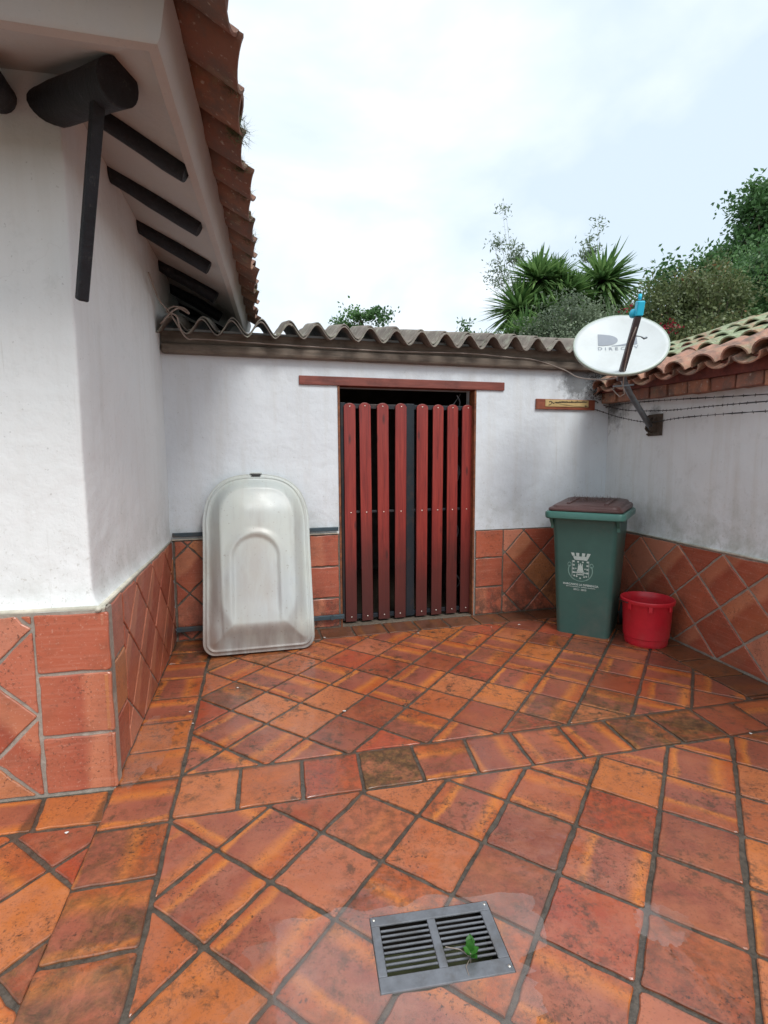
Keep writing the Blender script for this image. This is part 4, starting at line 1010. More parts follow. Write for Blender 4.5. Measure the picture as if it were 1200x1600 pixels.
# printed crest on the front face (the face leans outwards by the taper)
lean = math.atan2((.6125-.535)/2*1.0, .9)
def face_pt(x, z, d=.0015): return Vector((x, -(.2675+(z-.06)*.0622)-d, z))
def flat(mb, pts):
    b = len(mb.v); mb.add([face_pt(x, z) for x, z in pts], [tuple(range(len(pts)))])
def disc(mb, x, z, r, n=8): flat(mb, [(x+r*math.cos(2*math.pi*k/n), z+r*math.sin(2*math.pi*k/n)) for k in range(n)])
CX, CZ = -.02, .555
def crest():
    mb = MB(); S = .0052
    def P(*pts): flat(mb, [(CX+x*S, CZ+z*S) for x, z in pts])
    # mural crown with four merlons
    P((-9, 18), (10, 18), (13, 24), (-12, 24))
    for x0, x1, l, r in ((-14, -9.5, -1, -.5), (-7, -2.2, -.3, 0), (2, 6.8, 0, .3), (9.5, 14.2, .5, 1)): P((x0*.92, 24.2), (x1*.92, 24.2), (x1+r, 29.5), (x0+l, 29.5))
    # shield bordure of small pieces
    for x in (-10.5, 10.8):
        for z in (15.5, 9.5, 3.5, -2.5): P((x-1.5, z-1.4), (x+1.5, z-1.4), (x+1.5, z+1.4), (x-1.5, z+1.4))
    for x, z in ((-3.5, 15), (3.6, 15), (-9.2, -8), (9.4, -8), (-5.5, -8.8), (6, -9), (0, -11.5)): disc(mb, CX+x*S, CZ+z*S, 1.5*S)
    P((-13, -9), (-12.4, -9), (-12.4, 17), (-13, 17)); P((12.6, -9), (13.2, -9), (13.2, 17), (12.6, 17))
    # castle
    P((-5.5, -1.2), (5.6, -1.2), (4.2, 2.5), (-4.2, 2.5)); P((-4.2, 2.5), (4.2, 2.5), (3.4, 9.4), (-3.5, 9.4))
    for x in (-3.6, -.9, 2.0): P((x, 9.4), (x+1.8, 9.4), (x+1.7, 12+(.9 if x == -.9 else 0)), (x+.1, 12+(.9 if x == -.9 else 0)))
    disc(mb, CX-7*S, CZ+4*S, 1.1*S); disc(mb, CX+7.2*S, CZ+4*S, 1.0*S)
    # waves
    for z0, x0, x1 in ((-3.6, -9, 9), (-6.6, -6, 6)):
        n = 8
        for k in range(n):
            a = x0+(x1-x0)*k/n; b = x0+(x1-x0)*(k+1)/n; za = z0+.6*(k % 2); zb = z0+.6*((k+1) % 2); P((a, za), (b, zb), (b, zb+1.6), (a, za+1.6))
    return mb
crest().build('crest', MT['bprint'], bn)
mb = MB(); S = .0052       # laurel and ribbon round the shield
for sx in (-1, 1):
    pts = [(sx*(15+3.2*math.sin(t*3.0))*1.0 if t < .0 else sx*(18.5*math.cos(-t*1.45+.35)), -16+16*(1-math.sin(t*1.45))+2) for t in []]
    arc = []
    for k in range(15): a = R(-62+88*k/14); arc.append((sx*18.5*math.cos(a), 1+17.5*math.sin(a)))
    for (x0, z0), (x1, z1) in zip(arc[:-1], arc[1:]):
        n_ = unit(V2(z1-z0, -(x1-x0)))*.8; flat(mb, [(CX+(x0-n_[0])*S, CZ+(z0-n_[1])*S), (CX+(x1-n_[0])*S, CZ+(z1-n_[1])*S), (CX+(x1+n_[0])*S, CZ+(z1+n_[1])*S), (CX+(x0+n_[0])*S, CZ+(z0+n_[1])*S)])
    for k in range(8):
        a = 2*math.pi*k/8; b = 2*math.pi*(k+1)/8; f = lambda a, r: (CX+(sx*17+r*math.cos(a))*S, CZ+(10+r*1.3*math.sin(a))*S); flat(mb, [f(a, 2.2), f(b, 2.2), f(b, 3.1), f(a, 3.1)])
for k in range(12):
    a, b = R(-122+64*k/12), R(-122+64*(k+1)/12); f = lambda a, r: (CX+r*math.cos(a)*S, CZ+(1+r*math.sin(a))*S); flat(mb, [f(a, 17), f(b, 17), f(b, 18), f(a, 18)])
mb.build('laurel', mat_simple('faded_print', (.22, .38, .33), .6), bn)
def text_mesh(s, size, name, mat, parent, M4, align='CENTER', ext=.0004, bold=0.0, sx=1.0):
    c = bpy.data.curves.new(name, 'FONT'); c.body = s; c.size = size; c.align_x = align; c.extrude = ext; c.offset = bold; c.space_character = 1.02; c.resolution_u = 2
    o = bpy.data.objects.new(name+'_tmp', c); COL.objects.link(o); dg = bpy.context.evaluated_depsgraph_get(); me = bpy.data.meshes.new_from_object(o.evaluated_get(dg))
    bpy.data.objects.remove(o); me.materials.clear(); q = link(name, me, parent, mat); q.matrix_local = M4 @ Matrix.Diagonal((sx, 1, 1, 1)); return q
def bin_text_M(x, z):
    t = Vector((0, -.0622, 1)).normalized(); xx = Vector((1, 0, 0)); nn = xx.cross(t); Mx = Matrix((xx, t, nn)).transposed().to_4x4(); Mx.translation = face_pt(x, z, .0022); return Mx
text_mesh('MARCAMOS LA DIFERENCIA', .0225, 'slogan', MT['bprint'], bn, bin_text_M(CX+.004, CZ-.124), bold=.0009, sx=.98)
text_mesh('GESTION AMBIENTAL - EMPRESA MUNICIPAL', .0088, 'small_print', MT['bprint'], bn, bin_text_M(CX+.004, CZ-.140), bold=.0004, sx=1.32)
text_mesh('2012 - 2015', .021, 'years', MT['bprint'], bn, bin_text_M(CX+.0, CZ-.166), bold=.0008)
# dead pine needles lying on the lid
V, F = [], []
for k in range(1500):
    x, y = RNG.uniform(-.20, .20), RNG.uniform(-.10, .26); t = (y+.34)/.68
    z = (1.104+.032*t)*1.035+RNG.uniform(0, .012); a = RNG.uniform(0, 6.28); ln = RNG.uniform(.015, .05); st = RNG.random() < .07
    dz = ln*RNG.uniform(.5, 1.0) if st else RNG.uniform(-.003, .007); ln2 = ln*(.4 if st else 1)
    c, s = math.cos(a), math.sin(a); wd = .0013; b = len(V)
    V += [(x-s*wd, y+c*wd, z), (x+s*wd, y-c*wd, z), (x+c*ln2, y+s*ln2, z+dz)]; F.append((b, b+1, b+2))
me = bpy.data.meshes.new('needles'); me.from_pydata(V, [], F)
lo = link('pine_needle_litter', me, None, MT['litter']); lo.matrix_world = Matrix.Translation((1.862, 4.56, 0)) @ Matrix.Rotation(R(-32.2), 4, 'Z'); lo['kind'] = 'stuff'
tag(lo, 'dead brown pine needles heaped on the brown lid of the green bin', 'leaf litter')

# ================================================================== THE RED BUCKET
bk = thing('bucket', 'red plastic bucket standing between the green bin and the tiled right wall', 'bucket', loc=(2.195, 4.165, 0))
prof = [(.0, .004), (.155, .004), (.160, .0), (.164, .006), (.168, .06), (.172, .064), (.176, .068), (.190, .345), (.193, .35), (.206, .352), (.209, .360), (.209, .378), (.204, .384), (.197, .384), (.191, .376), (.186, .33), (.166, .02), (.0, .014)]
mb = MB(); mb.lathe(prof, (0, 0, 0), 56); smooth_angle(mb.build('body', MT['bucket'], bk), 32)
mb = MB(); pts = [(.205*math.cos(a), .205*math.sin(a), .358+.0) for a in [0]]
arcp = []
for t in np.linspace(0, math.pi, 22): arcp.append((.222*math.cos(t+.4), .222*math.sin(t+.4)*1.0, .365-.012*math.sin(t)))
mb.tube(arcp, .0035, 6); mb.build('handle', MT['wire'], bk, smooth=True)
for a in (.4, .4+math.pi, R(250), R(300)):
    mb = MB(); mb.box((.2*math.cos(a), .2*math.sin(a), .33), (.012, .03, .05), Matrix.Rotation(a, 3, 'Z')); mb.build('handle_ear', MT['bucket'], bk, bevel=.004)
mb = MB()
for a, h in ((R(115), .30), (R(75), .32)): mb.tube([(.188*math.cos(a), .188*math.sin(a), h), (.199*math.cos(a), .199*math.sin(a), .387)], .004, 6)
mb.build('wire_loop', MT['wire'], bk)
mb = MB(); mb.lathe([(0, .16), (.180, .16)], (0, 0, 0), 40); 

# ================================================================== THE FLOOR DRAIN
dr = thing('drain_grate', 'grey rectangular slotted drain grate set in the wet floor tiles', 'drain', loc=(dcx[0], dcx[1], 0)); dr.rotation_euler = (0, 0, math.atan2(du[1], du[0]))
zt, zb = .003, -.004
W2, H2 = DW/2-.002, DH/2-.002
# y rows of slots: plate made of rails and bars
fr_ = MB(); top = .022; mid = .020
fr_.box((0, H2-.018, (zt+zb)/2), (W2*2, .036, zt-zb)); fr_.box((0, -H2+.024, (zt+zb)/2), (W2*2, .048, zt-zb))
ylo, yhi = -H2+.048, H2-.036
fr_.box((-W2+.014, (ylo+yhi)/2, (zt+zb)/2), (.028, yhi-ylo, zt-zb)); fr_.box((W2-.018, (ylo+yhi)/2, (zt+zb)/2), (.036, yhi-ylo, zt-zb)); fr_.box((-.004, (ylo+yhi)/2, (zt+zb)/2), (.028, yhi-ylo, zt-zb))
fr_.build('plate', MT['grate'], dr, bevel=.0025)
ns = 9; pitch = (yhi-ylo)/ns; bar = .0065
for x0, x1 in ((-W2+.028, -.018), (.010, W2-.036)):
    for k in range(ns+1):
        y = ylo+pitch*k; 
        if k in (0, ns): continue
        mb = MB(); mb.box(((x0+x1)/2, y, (zt+zb)/2-.0005), (x1-x0, bar, zt-zb-.001)); mb.build('bar', MT['grate'], dr, bevel=.002)
    mbb = MB()
    for k in range(ns):     # rounded slot ends
        y = ylo+pitch*(k+.5)
        for xe, sg in ((x0, 1), (x1, -1)): 
            mbb.add([(xe, y-pitch/2, zt-.001), (xe+sg*.006, y-pitch/2, zt-.001), (xe, y-pitch/2+.006, zt-.001)], [(0, 1, 2)]); mbb.add([(xe, y+pitch/2, zt-.001), (xe+sg*.006, y+pitch/2, zt-.001), (xe, y+pitch/2-.006, zt-.001)], [(0, 2, 1)])
mb = MB()
for i, sz in ((0, .22),): 
    mb.add([(-W2, -H2, -.22), (W2, -H2, -.22), (W2, H2, -.22), (-W2, H2, -.22), (-W2, -H2, -.0105), (W2, -H2, -.0105), (W2, H2, -.0105), (-W2, H2, -.0105)], [(0, 1, 2, 3), (0, 4, 5, 1), (1, 5, 6, 2), (2, 6, 7, 3), (3, 7, 4, 0)])
mb.build('pit', MT['pit'], dr)
mb = MB()
for x, y in ((-W2+.012, H2-.012), (W2-.012, -H2+.02), (W2-.012, H2-.012)): mb.lathe([(0, zt+.0015), (.004, zt+.0012), (.005, zt)], (x, y, 0), 10)
mb.build('screw', MT['screw'], dr, smooth=True)
# weed growing out of the grate
wd_ = thing('green_weed', 'small green leafy weed growing up through the drain grate', 'weed', loc=(dcx[0]+.095, dcx[1]-.045, 0))
leafm = mat_leaf('weed_green', (.035, .14, .02), (.07, .26, .04))
def leaf_obj(p, d, ln, wdt, name, mat, parent):
    d = Vector(d).normalized(); s = d.cross(Vector((0, 0, 1))); s = s.normalized() if s.length > .01 else Vector((1, 0, 0)); up = s.cross(d)
    vs_ = []; prof = [(0, .02), (.15, .55), (.35, 1.0), (.5, .8), (.62, .95), (.8, .6), (1, .03)]
    for t, w__ in prof:
        c = Vector(p)+d*ln*t+up*ln*.25*math.sin(t*2.2); vs_ += [c-s*wdt*w__+up*.004, c, c+s*wdt*w__+up*.004]
    fs = []
    for i in range(len(prof)-1): b = i*3; fs += [(b, b+1, b+4, b+3), (b+1, b+2, b+5, b+4)]
    mb = MB(); mb.add(vs_, fs); o = mb.build(name, mat, parent, smooth=True); at = o.data.attributes.new('tone', 'FLOAT', 'POINT'); at.data.foreach_set('value', [random.random()]*len(vs_)); return o
for p, d, ln, wdt in (((0, 0, .004), (-.1, -.6, .35), .045, .015), ((0, .004, .004), (.1, .9, .5), .05, .016), ((.004, 0, .004), (.8, .2, .45), .032, .012), ((-.004, .0, .004), (-.9, .5, .55), .028, .011), ((.0, .01, .01), (.3, .5, 1), .036, .014), ((0, -.01, .008), (.5, -.8, .4), .034, .012)):
    leaf_obj(p, d, ln, wdt, 'leaf', leafm, wd_)
mb = MB(); mb.tube([(0, 0, 0), (-.03, .02, .006), (-.075, .03, .005)], .0014, 5); mb.tube([(0, 0, 0), (-.02, -.035, .006), (-.015, -.06, .004)], .0012, 5); mb.tube([(0, 0, -.02), (0, 0, .012)], .002, 5); mb.build('stem', MT['cable'], wd_)

# puddles: thin water lying on the tiles
def puddle(c, rx, ry, rot, seed, z=.0022, n=90, k=.5, label=None):
    pts = []
    for i in range(n):
        a = 2*math.pi*i/n; rr_ = 1+k*noise.noise(Vector((math.cos(a)*1.3+seed, math.sin(a)*1.3, seed)))+.22*noise.noise(Vector((math.cos(a)*5+seed, math.sin(a)*5, 2)))+.08*noise.noise(Vector((math.cos(a)*14, math.sin(a)*14, seed)))
        x, y = rx*rr_*math.cos(a), ry*rr_*math.sin(a); pts.append(V2(c[0]+x*math.cos(rot)-y*math.sin(rot), c[1]+x*math.sin(rot)+y*math.cos(rot)))
    return pts
def puddle_obj(pts, z=.0025, cut=None, wall=None):
    mb = MB(); n = len(pts)
    if cut is None:
        mb.add([(p[0], p[1], z) for p in pts], [tuple(range(n))])
    else:       # ring round the grate
        c = sum(pts)/n; inner = []
        for p in pts:
            d = p-dcx; best = None
            a_, b_ = d @ du, d @ dv; sc = max(abs(a_)/(W2+.001), abs(b_)/(H2+.001)); q = dcx+d/max(sc, 1e-6); inner.append(q if sc > 1 else p)
        mb.add([(p[0], p[1], z) for p in pts]+[(p[0], p[1], z) for p in inner], [(k, (k+1) % n, n+(k+1) % n, n+k) for k in range(n)])
    o = mb.build('puddle', MT['water']); o['kind'] = 'structure'; return o
puddle_obj(puddle((.06, 1.42), .50, .26, .12, 3.3, k=.38), cut=True)
puddle_obj(puddle((-1.275, 2.64), .10, .34, .25, 9.1))
puddle_obj(puddle((.92, 1.55), .09, .075, 0, 5.2, k=.2))

# fallen petals and pale grit on the floor
pg = [(-1.2, 3.0), (-1.13, 2.86), (-1.33, 1.98), (-.52, 4.3), (.98, 4.55), (1.25, 4.62), (2.05, 2.72), (2.36, 2.95), (-1.0, 3.33), (1.36, 4.0), (1.9, 4.2), (.3, 4.4), (-.25, 3.0)]
for k, (x, y) in enumerate(pg):
    mb = MB(); a = random.uniform(0, 6); r = random.uniform(.006, .013); mb.add([(x+r*math.cos(a+t)*random.uniform(.6, 1.2), y+r*math.sin(a+t)*random.uniform(.5, 1), .004+.003*random.random()) for t in (0, 1.2, 2.4, 3.6, 5)]+[(x, y, .008)], [(i, (i+1) % 5, 5) for i in range(5)])
    tag(mb.build('petal', MT['white']), 'tiny white fallen petal lying on the wet tiles', 'petal', 'white petals scattered on the floor tiles')

# ================================================================== THE SATELLITE DISH
ds = thing('satellite_dish', 'pale oval satellite dish on a bent pipe fixed to the right wall', 'satellite dish', loc=(1.85, 4.1, 2.43))
dn = Vector((-.215, -.735, .643)).normalized(); dxv = Vector((0, 0, 1)).cross(dn).normalized(); dyv = dn.cross(dxv)
Md = Matrix((dxv, dyv, dn)).transposed().to_4x4()
A_, B_ = .338, .345
def reflector():
    vs_ = []; fs = []; n = 72; rs = list(np.linspace(0, 1, 14))[1:]; dep = .055
    vs_.append((0, 0, -dep))
    for r in rs:
        for k in range(n): a = 2*math.pi*k/n; vs_.append((A_*r*math.cos(a), B_*r*math.sin(a), -dep*(1-r*r)))
    for k in range(n): fs.append((0, 1+k, 1+(k+1) % n))
    for i in range(len(rs)-1):
        for k in range(n): b = 1+i*n; fs.append((b+k, b+n+k, b+n+(k+1) % n, b+(k+1) % n))
    return vs_, fs
mb = MB(); mb.add(*reflector()); o = mb.build('reflector', MT['dishm'], ds, smooth=True); o.matrix_local = Md; s_ = o.modifiers.new('solid', 'SOLIDIFY'); s_.thickness = .004; s_.offset = -1
mb = MB(); n = 72; rg = []
for (e, z) in ((-.001, .0), (.006, .003), (.009, -.002), (.009, -.020), (.003, -.024)): rg.append([((A_+e)*math.cos(2*math.pi*k/n), (B_+e)*math.sin(2*math.pi*k/n), z) for k in range(n)])
mb.loft([[Vector(q) for q in r] for r in rg], False, False); o = mb.build('rim', MT['dishrim'], ds, smooth=True); o.matrix_local = Md
def dish_z(x, y, d=.0022): return -.055*(1-(x/A_)**2-(y/B_)**2)+d
def dish_flat(polys, name):
    mb = MB()
    for P in polys: mb.add([(x, y, dish_z(x, y)) for x, y in P], [tuple(range(len(P)))])
    o = mb.build(name, MT['dlogo'], ds); o.matrix_local = Md; return o
# emblem: a D-shaped field, a swoosh beneath it and an upright bar at the right
s0 = .001; LX, LY = -.155, .040
D = []; strips = []
N = 16
for k in range(N):     # D field: straight left side, bulging right edge
    y0, y1 = k/N, (k+1)/N; xr = lambda t: .100+.050*math.sqrt(max(0, 1-(2*t-1)**2)) if False else .03+.118*math.sqrt(max(0, 1-abs(2*t-1)**2.2))
    strips.append([(LX, LY+y0*.125), (LX+xr(y0), LY+y0*.125), (LX+xr(y1), LY+y1*.125), (LX, LY+y1*.125)])
for k in range(12):     # swoosh sweeping up to the right
    t0, t1 = k/12, (k+1)/12; xa, xb = LX+.10+.185*t0, LX+.10+.185*t1; lo = lambda t: LY-.004; hi = lambda t: LY+.002+.035*t**1.3
    strips.append([(xa, lo(t0)), (xb, lo(t1)), (xb, hi(t1)), (xa, hi(t0))])
strips.append([(LX+.248, LY+.037), (LX+.285, LY+.040), (LX+.285, LY+.137), (LX+.262, LY+.137)])
dish_flat(strips, 'emblem')
tq = text_mesh('D I R E C T V', .050, 'lettering', MT['dlogo'], ds, Matrix.Identity(4), 'LEFT', ext=0, sx=1.0); tq.matrix_local = Md
for v in tq.data.vertices: x_, y_ = v.co.x*1.02+LX-.006, v.co.y+LY-.052; v.co = (x_, y_, dish_z(x_, y_, .0035))
# LNB arm
def dl(p): return Vector(p)-ds.location
lp0 = Vector((1.80, 3.98, 2.13)); lp1 = Vector((1.765, 3.66, 2.52)); dd = (lp1-lp0).normalized(); sx_ = Vector((1, 0, 0)); sx_ = (sx_-dd*sx_.dot(dd)).normalized()
mb = MB(); mb.box(dl((lp0+lp1)/2), (.044, .03, (lp1-lp0).length), basis(sx_, dd.cross(sx_), dd)); mb.build('lnb_arm', MT['arm'], ds, bevel=.005)
mb = MB(); c = lp1+dd*.02+Vector((.002, 0, .03)); mb.box(dl(c), (.050, .05, .098), basis((1, 0, .0), (0, 1, .25), (0, -.25, 1))); ln_o = mb.build('lnb', MT['lnb'], ds, bevel=.008)
mb = MB(); c2 = c+Vector((-.02, .05, -.02)); mb.tube([dl(c+Vector((-.01, .02, -.03))), dl(c2)], [.026, .032], 16); mb.tube([dl(c+Vector((0, 0, .06))), dl(c+Vector((0.002, 0, .095)))], .012, 8); mb.build('feed_horn', MT['lnb'], ds, smooth=True)
mb = MB(); p = lp0+dd*.36; mb.tube([dl(p+Vector((.02, 0, 0))), dl(p+Vector((.06, 0, -.005))), dl(p+Vector((.085, 0, -.018))), dl(p+Vector((.105, 0, -.012)))], [.004, .004, .009, .007], 8); mb.build('clip', MT['galv'], ds, smooth=True)
mb = MB(); pts = [lp0+dd*.42+Vector((0, -.022, 0)), lp0+dd*.30+Vector((-.012, -.022, 0)), lp0+dd*.1+Vector((.0, -.024, 0)), lp0+Vector((.02, -.02, -.05)), lp0+Vector((.045, 0, -.10)), lp0+Vector((.02, .03, -.12)), lp0+Vector((-.02, .08, -.05))]
mb.tube([dl(q) for q in pts], .0045, 6); mb.build('coax', MT['cable'], ds, smooth=True)
mb = MB(); mb.box(dl(lp0+Vector((.045, .03, -.035))), (.16, .012, .012), Matrix.Rotation(R(-4), 3, 'Y')); mb.build('clamp_bar', MT['galv'], ds, bevel=.002)
pp = [Vector((2.375, 4.59, 1.80)), Vector((2.25, 4.50, 1.915)), Vector((2.06, 4.345, 2.07)), Vector((1.965, 4.255, 2.155)), Vector((1.935, 4.22, 2.21)), Vector((1.93, 4.225, 2.30)), Vector((1.93, 4.24, 2.42))]
mb = MB(); mb.tube([dl(q) for q in pp], .024, 14); mb.build('mast', MT['galv'], ds, smooth=True)
mb = MB(); mb.box(dl((1.91, 4.20, 2.33)), (.14, .07, .16), Md.to_3x3()); mb.build('back_bracket', MT['rust'], ds, bevel=.006)
mc = FR.p(.715, .0, 1.83); mb = MB(); FR.box(mb, .62, .80, -.02, -.010, 1.735, 1.925); mb.v = [tuple(Vector(v)-ds.location) for v in mb.v]; mb.build('foot_plate', MT['rust'], ds, bevel=.004)
for a in (.672, .728):
    mb = MB(); pr = [(.0, 1.76), (.055, 1.775), (.07, 1.80), (.05, 1.86), (.0, 1.90)]; V_ = [FR.p(a, d-.01, z)-ds.location for d, z in pr]+[FR.p(a+.006, d-.01, z)-ds.location for d, z in pr]; n = 5
    mb.add(V_, [tuple(range(n)), tuple(reversed(range(n, 2*n)))]+[(k, n+k, n+(k+1) % n, (k+1) % n) for k in range(n)]); mb.build('cheek', MT['rust'], ds)
mb = MB(); mb.tube([FR.p(.60, .02, 1.93)-ds.location, FR.p(.64, .03, 1.905)-ds.location, FR.p(.69, .0, 1.91)-ds.location], .006, 6)
for a, z in ((.64, 1.75), (.79, 1.75), (.64, 1.91), (.79, 1.91)): mb.tube([FR.p(a, -.012, z)-ds.location, FR.p(a, .012, z)-ds.location], .008, 6)
mb.build('bolts', MT['rust'], ds)

# cable strung along the eave beam to the dish
def curve_pts(P, n=8):
    P = [Vector(p) for p in P]; out = []
    for i in range(len(P)-1):
        p0, p1, p2, p3 = P[max(i-1, 0)], P[i], P[i+1], P[min(i+2, len(P)-1)]
        for k in range(n):
            t = k/n; out.append(.5*((2*p1)+(p2-p0)*t+(2*p0-5*p1+4*p2-p3)*t*t+(3*p1-p0-3*p2+p3)*t**3))
    return out+[P[-1]]
cp = [FL.p(1.45, .02, 2.83), FL.p(1.75, .03, 2.74), FB.p(.09, .22, 2.67), FB.p(.13, .22, 2.60), FB.p(.20, .13, 2.50), FB.p(.30, .085, 2.508), FB.p(.8, .082, 2.498), FB.p(1.3, .082, 2.49), FB.p(1.9, .083, 2.486), FB.p(2.6, .083, 2.50), FB.p(3.0, .083, 2.485), FB.p(3.3, .085, 2.47), FB.p(3.6, .10, 2.39), Vector((1.78, 4.75, 2.27)), Vector((1.86, 4.4, 2.20)), Vector((1.92, 4.2, 2.19))]
mb = MB(); mb.tube(curve_pts(cp), .0055, 6)
tag(mb.build('coaxial_cable', MT['cable'], smooth=True), 'thin pale cable sagging along the eave beam towards the satellite dish', 'cable')
mb = MB(); kn = [FB.p(.02, .2, 2.58), FB.p(.10, .23, 2.66), FB.p(.16, .22, 2.70), FB.p(.23, .22, 2.665), FB.p(.20, .22, 2.70), FB.p(.12, .22, 2.71), FB.p(.07, .215, 2.67), FB.p(.14, .235, 2.64), FB.p(.16, .21, 2.56), FB.p(.19, .19, 2.50)]
mb.tube(curve_pts(kn), .007, 6); tag(mb.build('knotted_rope', MT['cable'], smooth=True), 'short knotted grey rope tied over the left end of the corrugated eave', 'rope')

# barbed wires along the right wall
def barbed(pts, label, r=.0035, step=.055):
    P = curve_pts(pts, 10); mb = MB()
    a_ = []; b_ = []; L_ = 0
    for i, p in enumerate(P):
        if i: L_ += (P[i]-P[i-1]).length
        a_.append(p+Vector((0, math.cos(L_*90), math.sin(L_*90)))*.0028); b_.append(p-Vector((0, math.cos(L_*90), math.sin(L_*90)))*.0028)
    mb.tube(a_, r*.75, 5); mb.tube(b_, r*.75, 5); nx = 0; L_ = 0
    for i in range(1, len(P)):
        L_ += (P[i]-P[i-1]).length
        if L_ > nx:
            nx += step; p = P[i]; d = Vector((random.uniform(-.2, .2), random.uniform(-.4, .4), 1)).normalized()*.011; mb.tube([p-d, p+d], r*.55, 4)
    o = mb.build('barbed_wire', MT['wire'], smooth=True); tag(o, label, 'wire', 'barbed wires strung along the right wall'); return o
barbed([FR.p(.02, .02, 2.05), FR.p(.38, .02, 2.055), FR.p(1.0, .022, 2.02), FR.p(1.83, .02, 1.963), FR.p(3, .02, 1.9), FR.p(4.5, .02, 1.85)], 'uppermost barbed wire on the right wall, just below the brick cornice')
barbed([FB.p(4.02, .03, 2.11), FR.p(-.02+.03, .03, 2.07), FR.p(.4, .03, 1.985), FR.p(.9, .03, 1.94), FR.p(1.3, .03, 1.93), FR.p(1.83, .03, 1.915), FR.p(3, .03, 1.87), FR.p(4.5, .03, 1.8)], 'middle barbed wire on the right wall, crossing in front of the dish mast')
barbed([FB.p(3.9, .03, 2.06), FB.p(4.12, .03, 2.0), FR.p(.3, .035, 1.925), FR.p(.7, .035, 1.855), FR.p(1.1, .035, 1.865), FR.p(1.83, .035, 1.85), FR.p(3, .03, 1.8), FR.p(4.5, .03, 1.74)], 'lowest barbed wire, passing over the foot plate of the dish mast')

# ================================================================== THE PAINTED SIGN on the back wall
sg = thing('sign_board', 'red brown board with a cream plate of hand painted black script, on the back wall', 'sign')
hboard(FB, 3.365, 4.025, .002, .024, 2.018, 2.118, 'board', MT['signwood'], sg)
hboard(FB, 3.46, 3.945, .025, .029, 2.045, 2.112, 'plate', MT['signw'], sg, .001)
mb = MB()
def stroke(pts, w_=.004):
    pts = [FB.p(3.46+x, .0300, 2.045+z) for x, z in pts]
    for a, b in zip(pts[:-1], pts[1:]):
        d = (b-a).normalized(); n_ = Vector((0, 0, 1)) if abs(d.z) < .6 else Vector((*uB, 0)); n_ = n_*w_/2; mb.add([a-n_, b-n_, b+n_, a+n_], [(0, 1, 2, 3)])
stroke([(.035, .012), (.055, .018), (.072, .035), (.060, .050), (.042, .047), (.045, .040)], .008); stroke([(.06, .05), (.085, .032), (.10, .035)], .009)
x = .105
while x < .46:
    h = random.choice([.010, .014, .018]); b_ = .034+.012*x/.4; w2 = random.uniform(.010, .017); stroke([(x, b_), (x+w2*.3, b_+h), (x+w2*.7, b_+.002), (x+w2, b_+h*.6)], .005); x += w2+.003
stroke([(.105, .036), (.2, .041), (.3, .041), (.46, .047)], .004); stroke([(.12, .034), (.20, .020), (.30, .010), (.36, .006), (.44, .004), (.47, .016)], .003)
mb.build('script', MT['ink'], sg)

# dark dead weeds hanging in the corner below the eaves
V, F = [], []
for k in range(1500):
    c = FB.p(RNG.uniform(3.93, 4.17), .0, 0); t = RNG.random(); z = 2.12+.34*RNG.random()**.8; c = FB.p(4.16-abs(RNG.normal(0, .11)), .01+abs(RNG.normal(0, .04)), z)
    d = Vector(RNG.normal(0, 1, 3)).normalized()*RNG.uniform(.008, .028); s = d.orthogonal().normalized()*RNG.uniform(.002, .006); b = len(V); V += [tuple(c-s), tuple(c+s), tuple(c+d)]; F.append((b, b+1, b+2))
me = bpy.data.meshes.new('dead_weeds'); me.from_pydata(V, [], F); o = link('dead_weeds', me, None, mat_simple('black_dead_weed', (.03, .028, .025), .9)); o['kind'] = 'stuff'; tag(o, 'dark dead weeds clinging in the corner below the eave beam', 'weeds')

# ================================================================== PLANTS BEYOND THE WALLS
def leaf_cloud(name, P, D, Ln, Wd, tone, mat, parent=None, stuff=False):
    """P points, D unit directions, Ln/Wd sizes: each leaf is a folded diamond of four corners"""
    n = len(P); rnd = RNG.normal(size=(n, 3)); S = np.cross(D, rnd); S /= np.linalg.norm(S, axis=1, keepdims=True).clip(1e-6)
    V = np.stack([P, P+D*Ln[:, None]*.45+S*Wd[:, None], P+D*Ln[:, None], P+D*Ln[:, None]*.45-S*Wd[:, None]], 1).reshape(-1, 3)
    me = bpy.data.meshes.new(name); me.vertices.add(4*n); me.vertices.foreach_set('co', V.astype(np.float32).ravel())
    me.loops.add(4*n); me.loops.foreach_set('vertex_index', np.arange(4*n, dtype=np.int32)); me.polygons.add(n); me.polygons.foreach_set('loop_start', np.arange(0, 4*n, 4, dtype=np.int32))
    me.update(calc_edges=True); at = me.attributes.new('tone', 'FLOAT', 'POINT'); at.data.foreach_set('value', np.repeat(tone, 4).astype(np.float32)); return link(name, me, parent, mat, stuff=stuff)
def rdirs(n, up=.2):
    d = RNG.normal(size=(n, 3)); d[:, 2] += up; return d/np.linalg.norm(d, axis=1, keepdims=True)
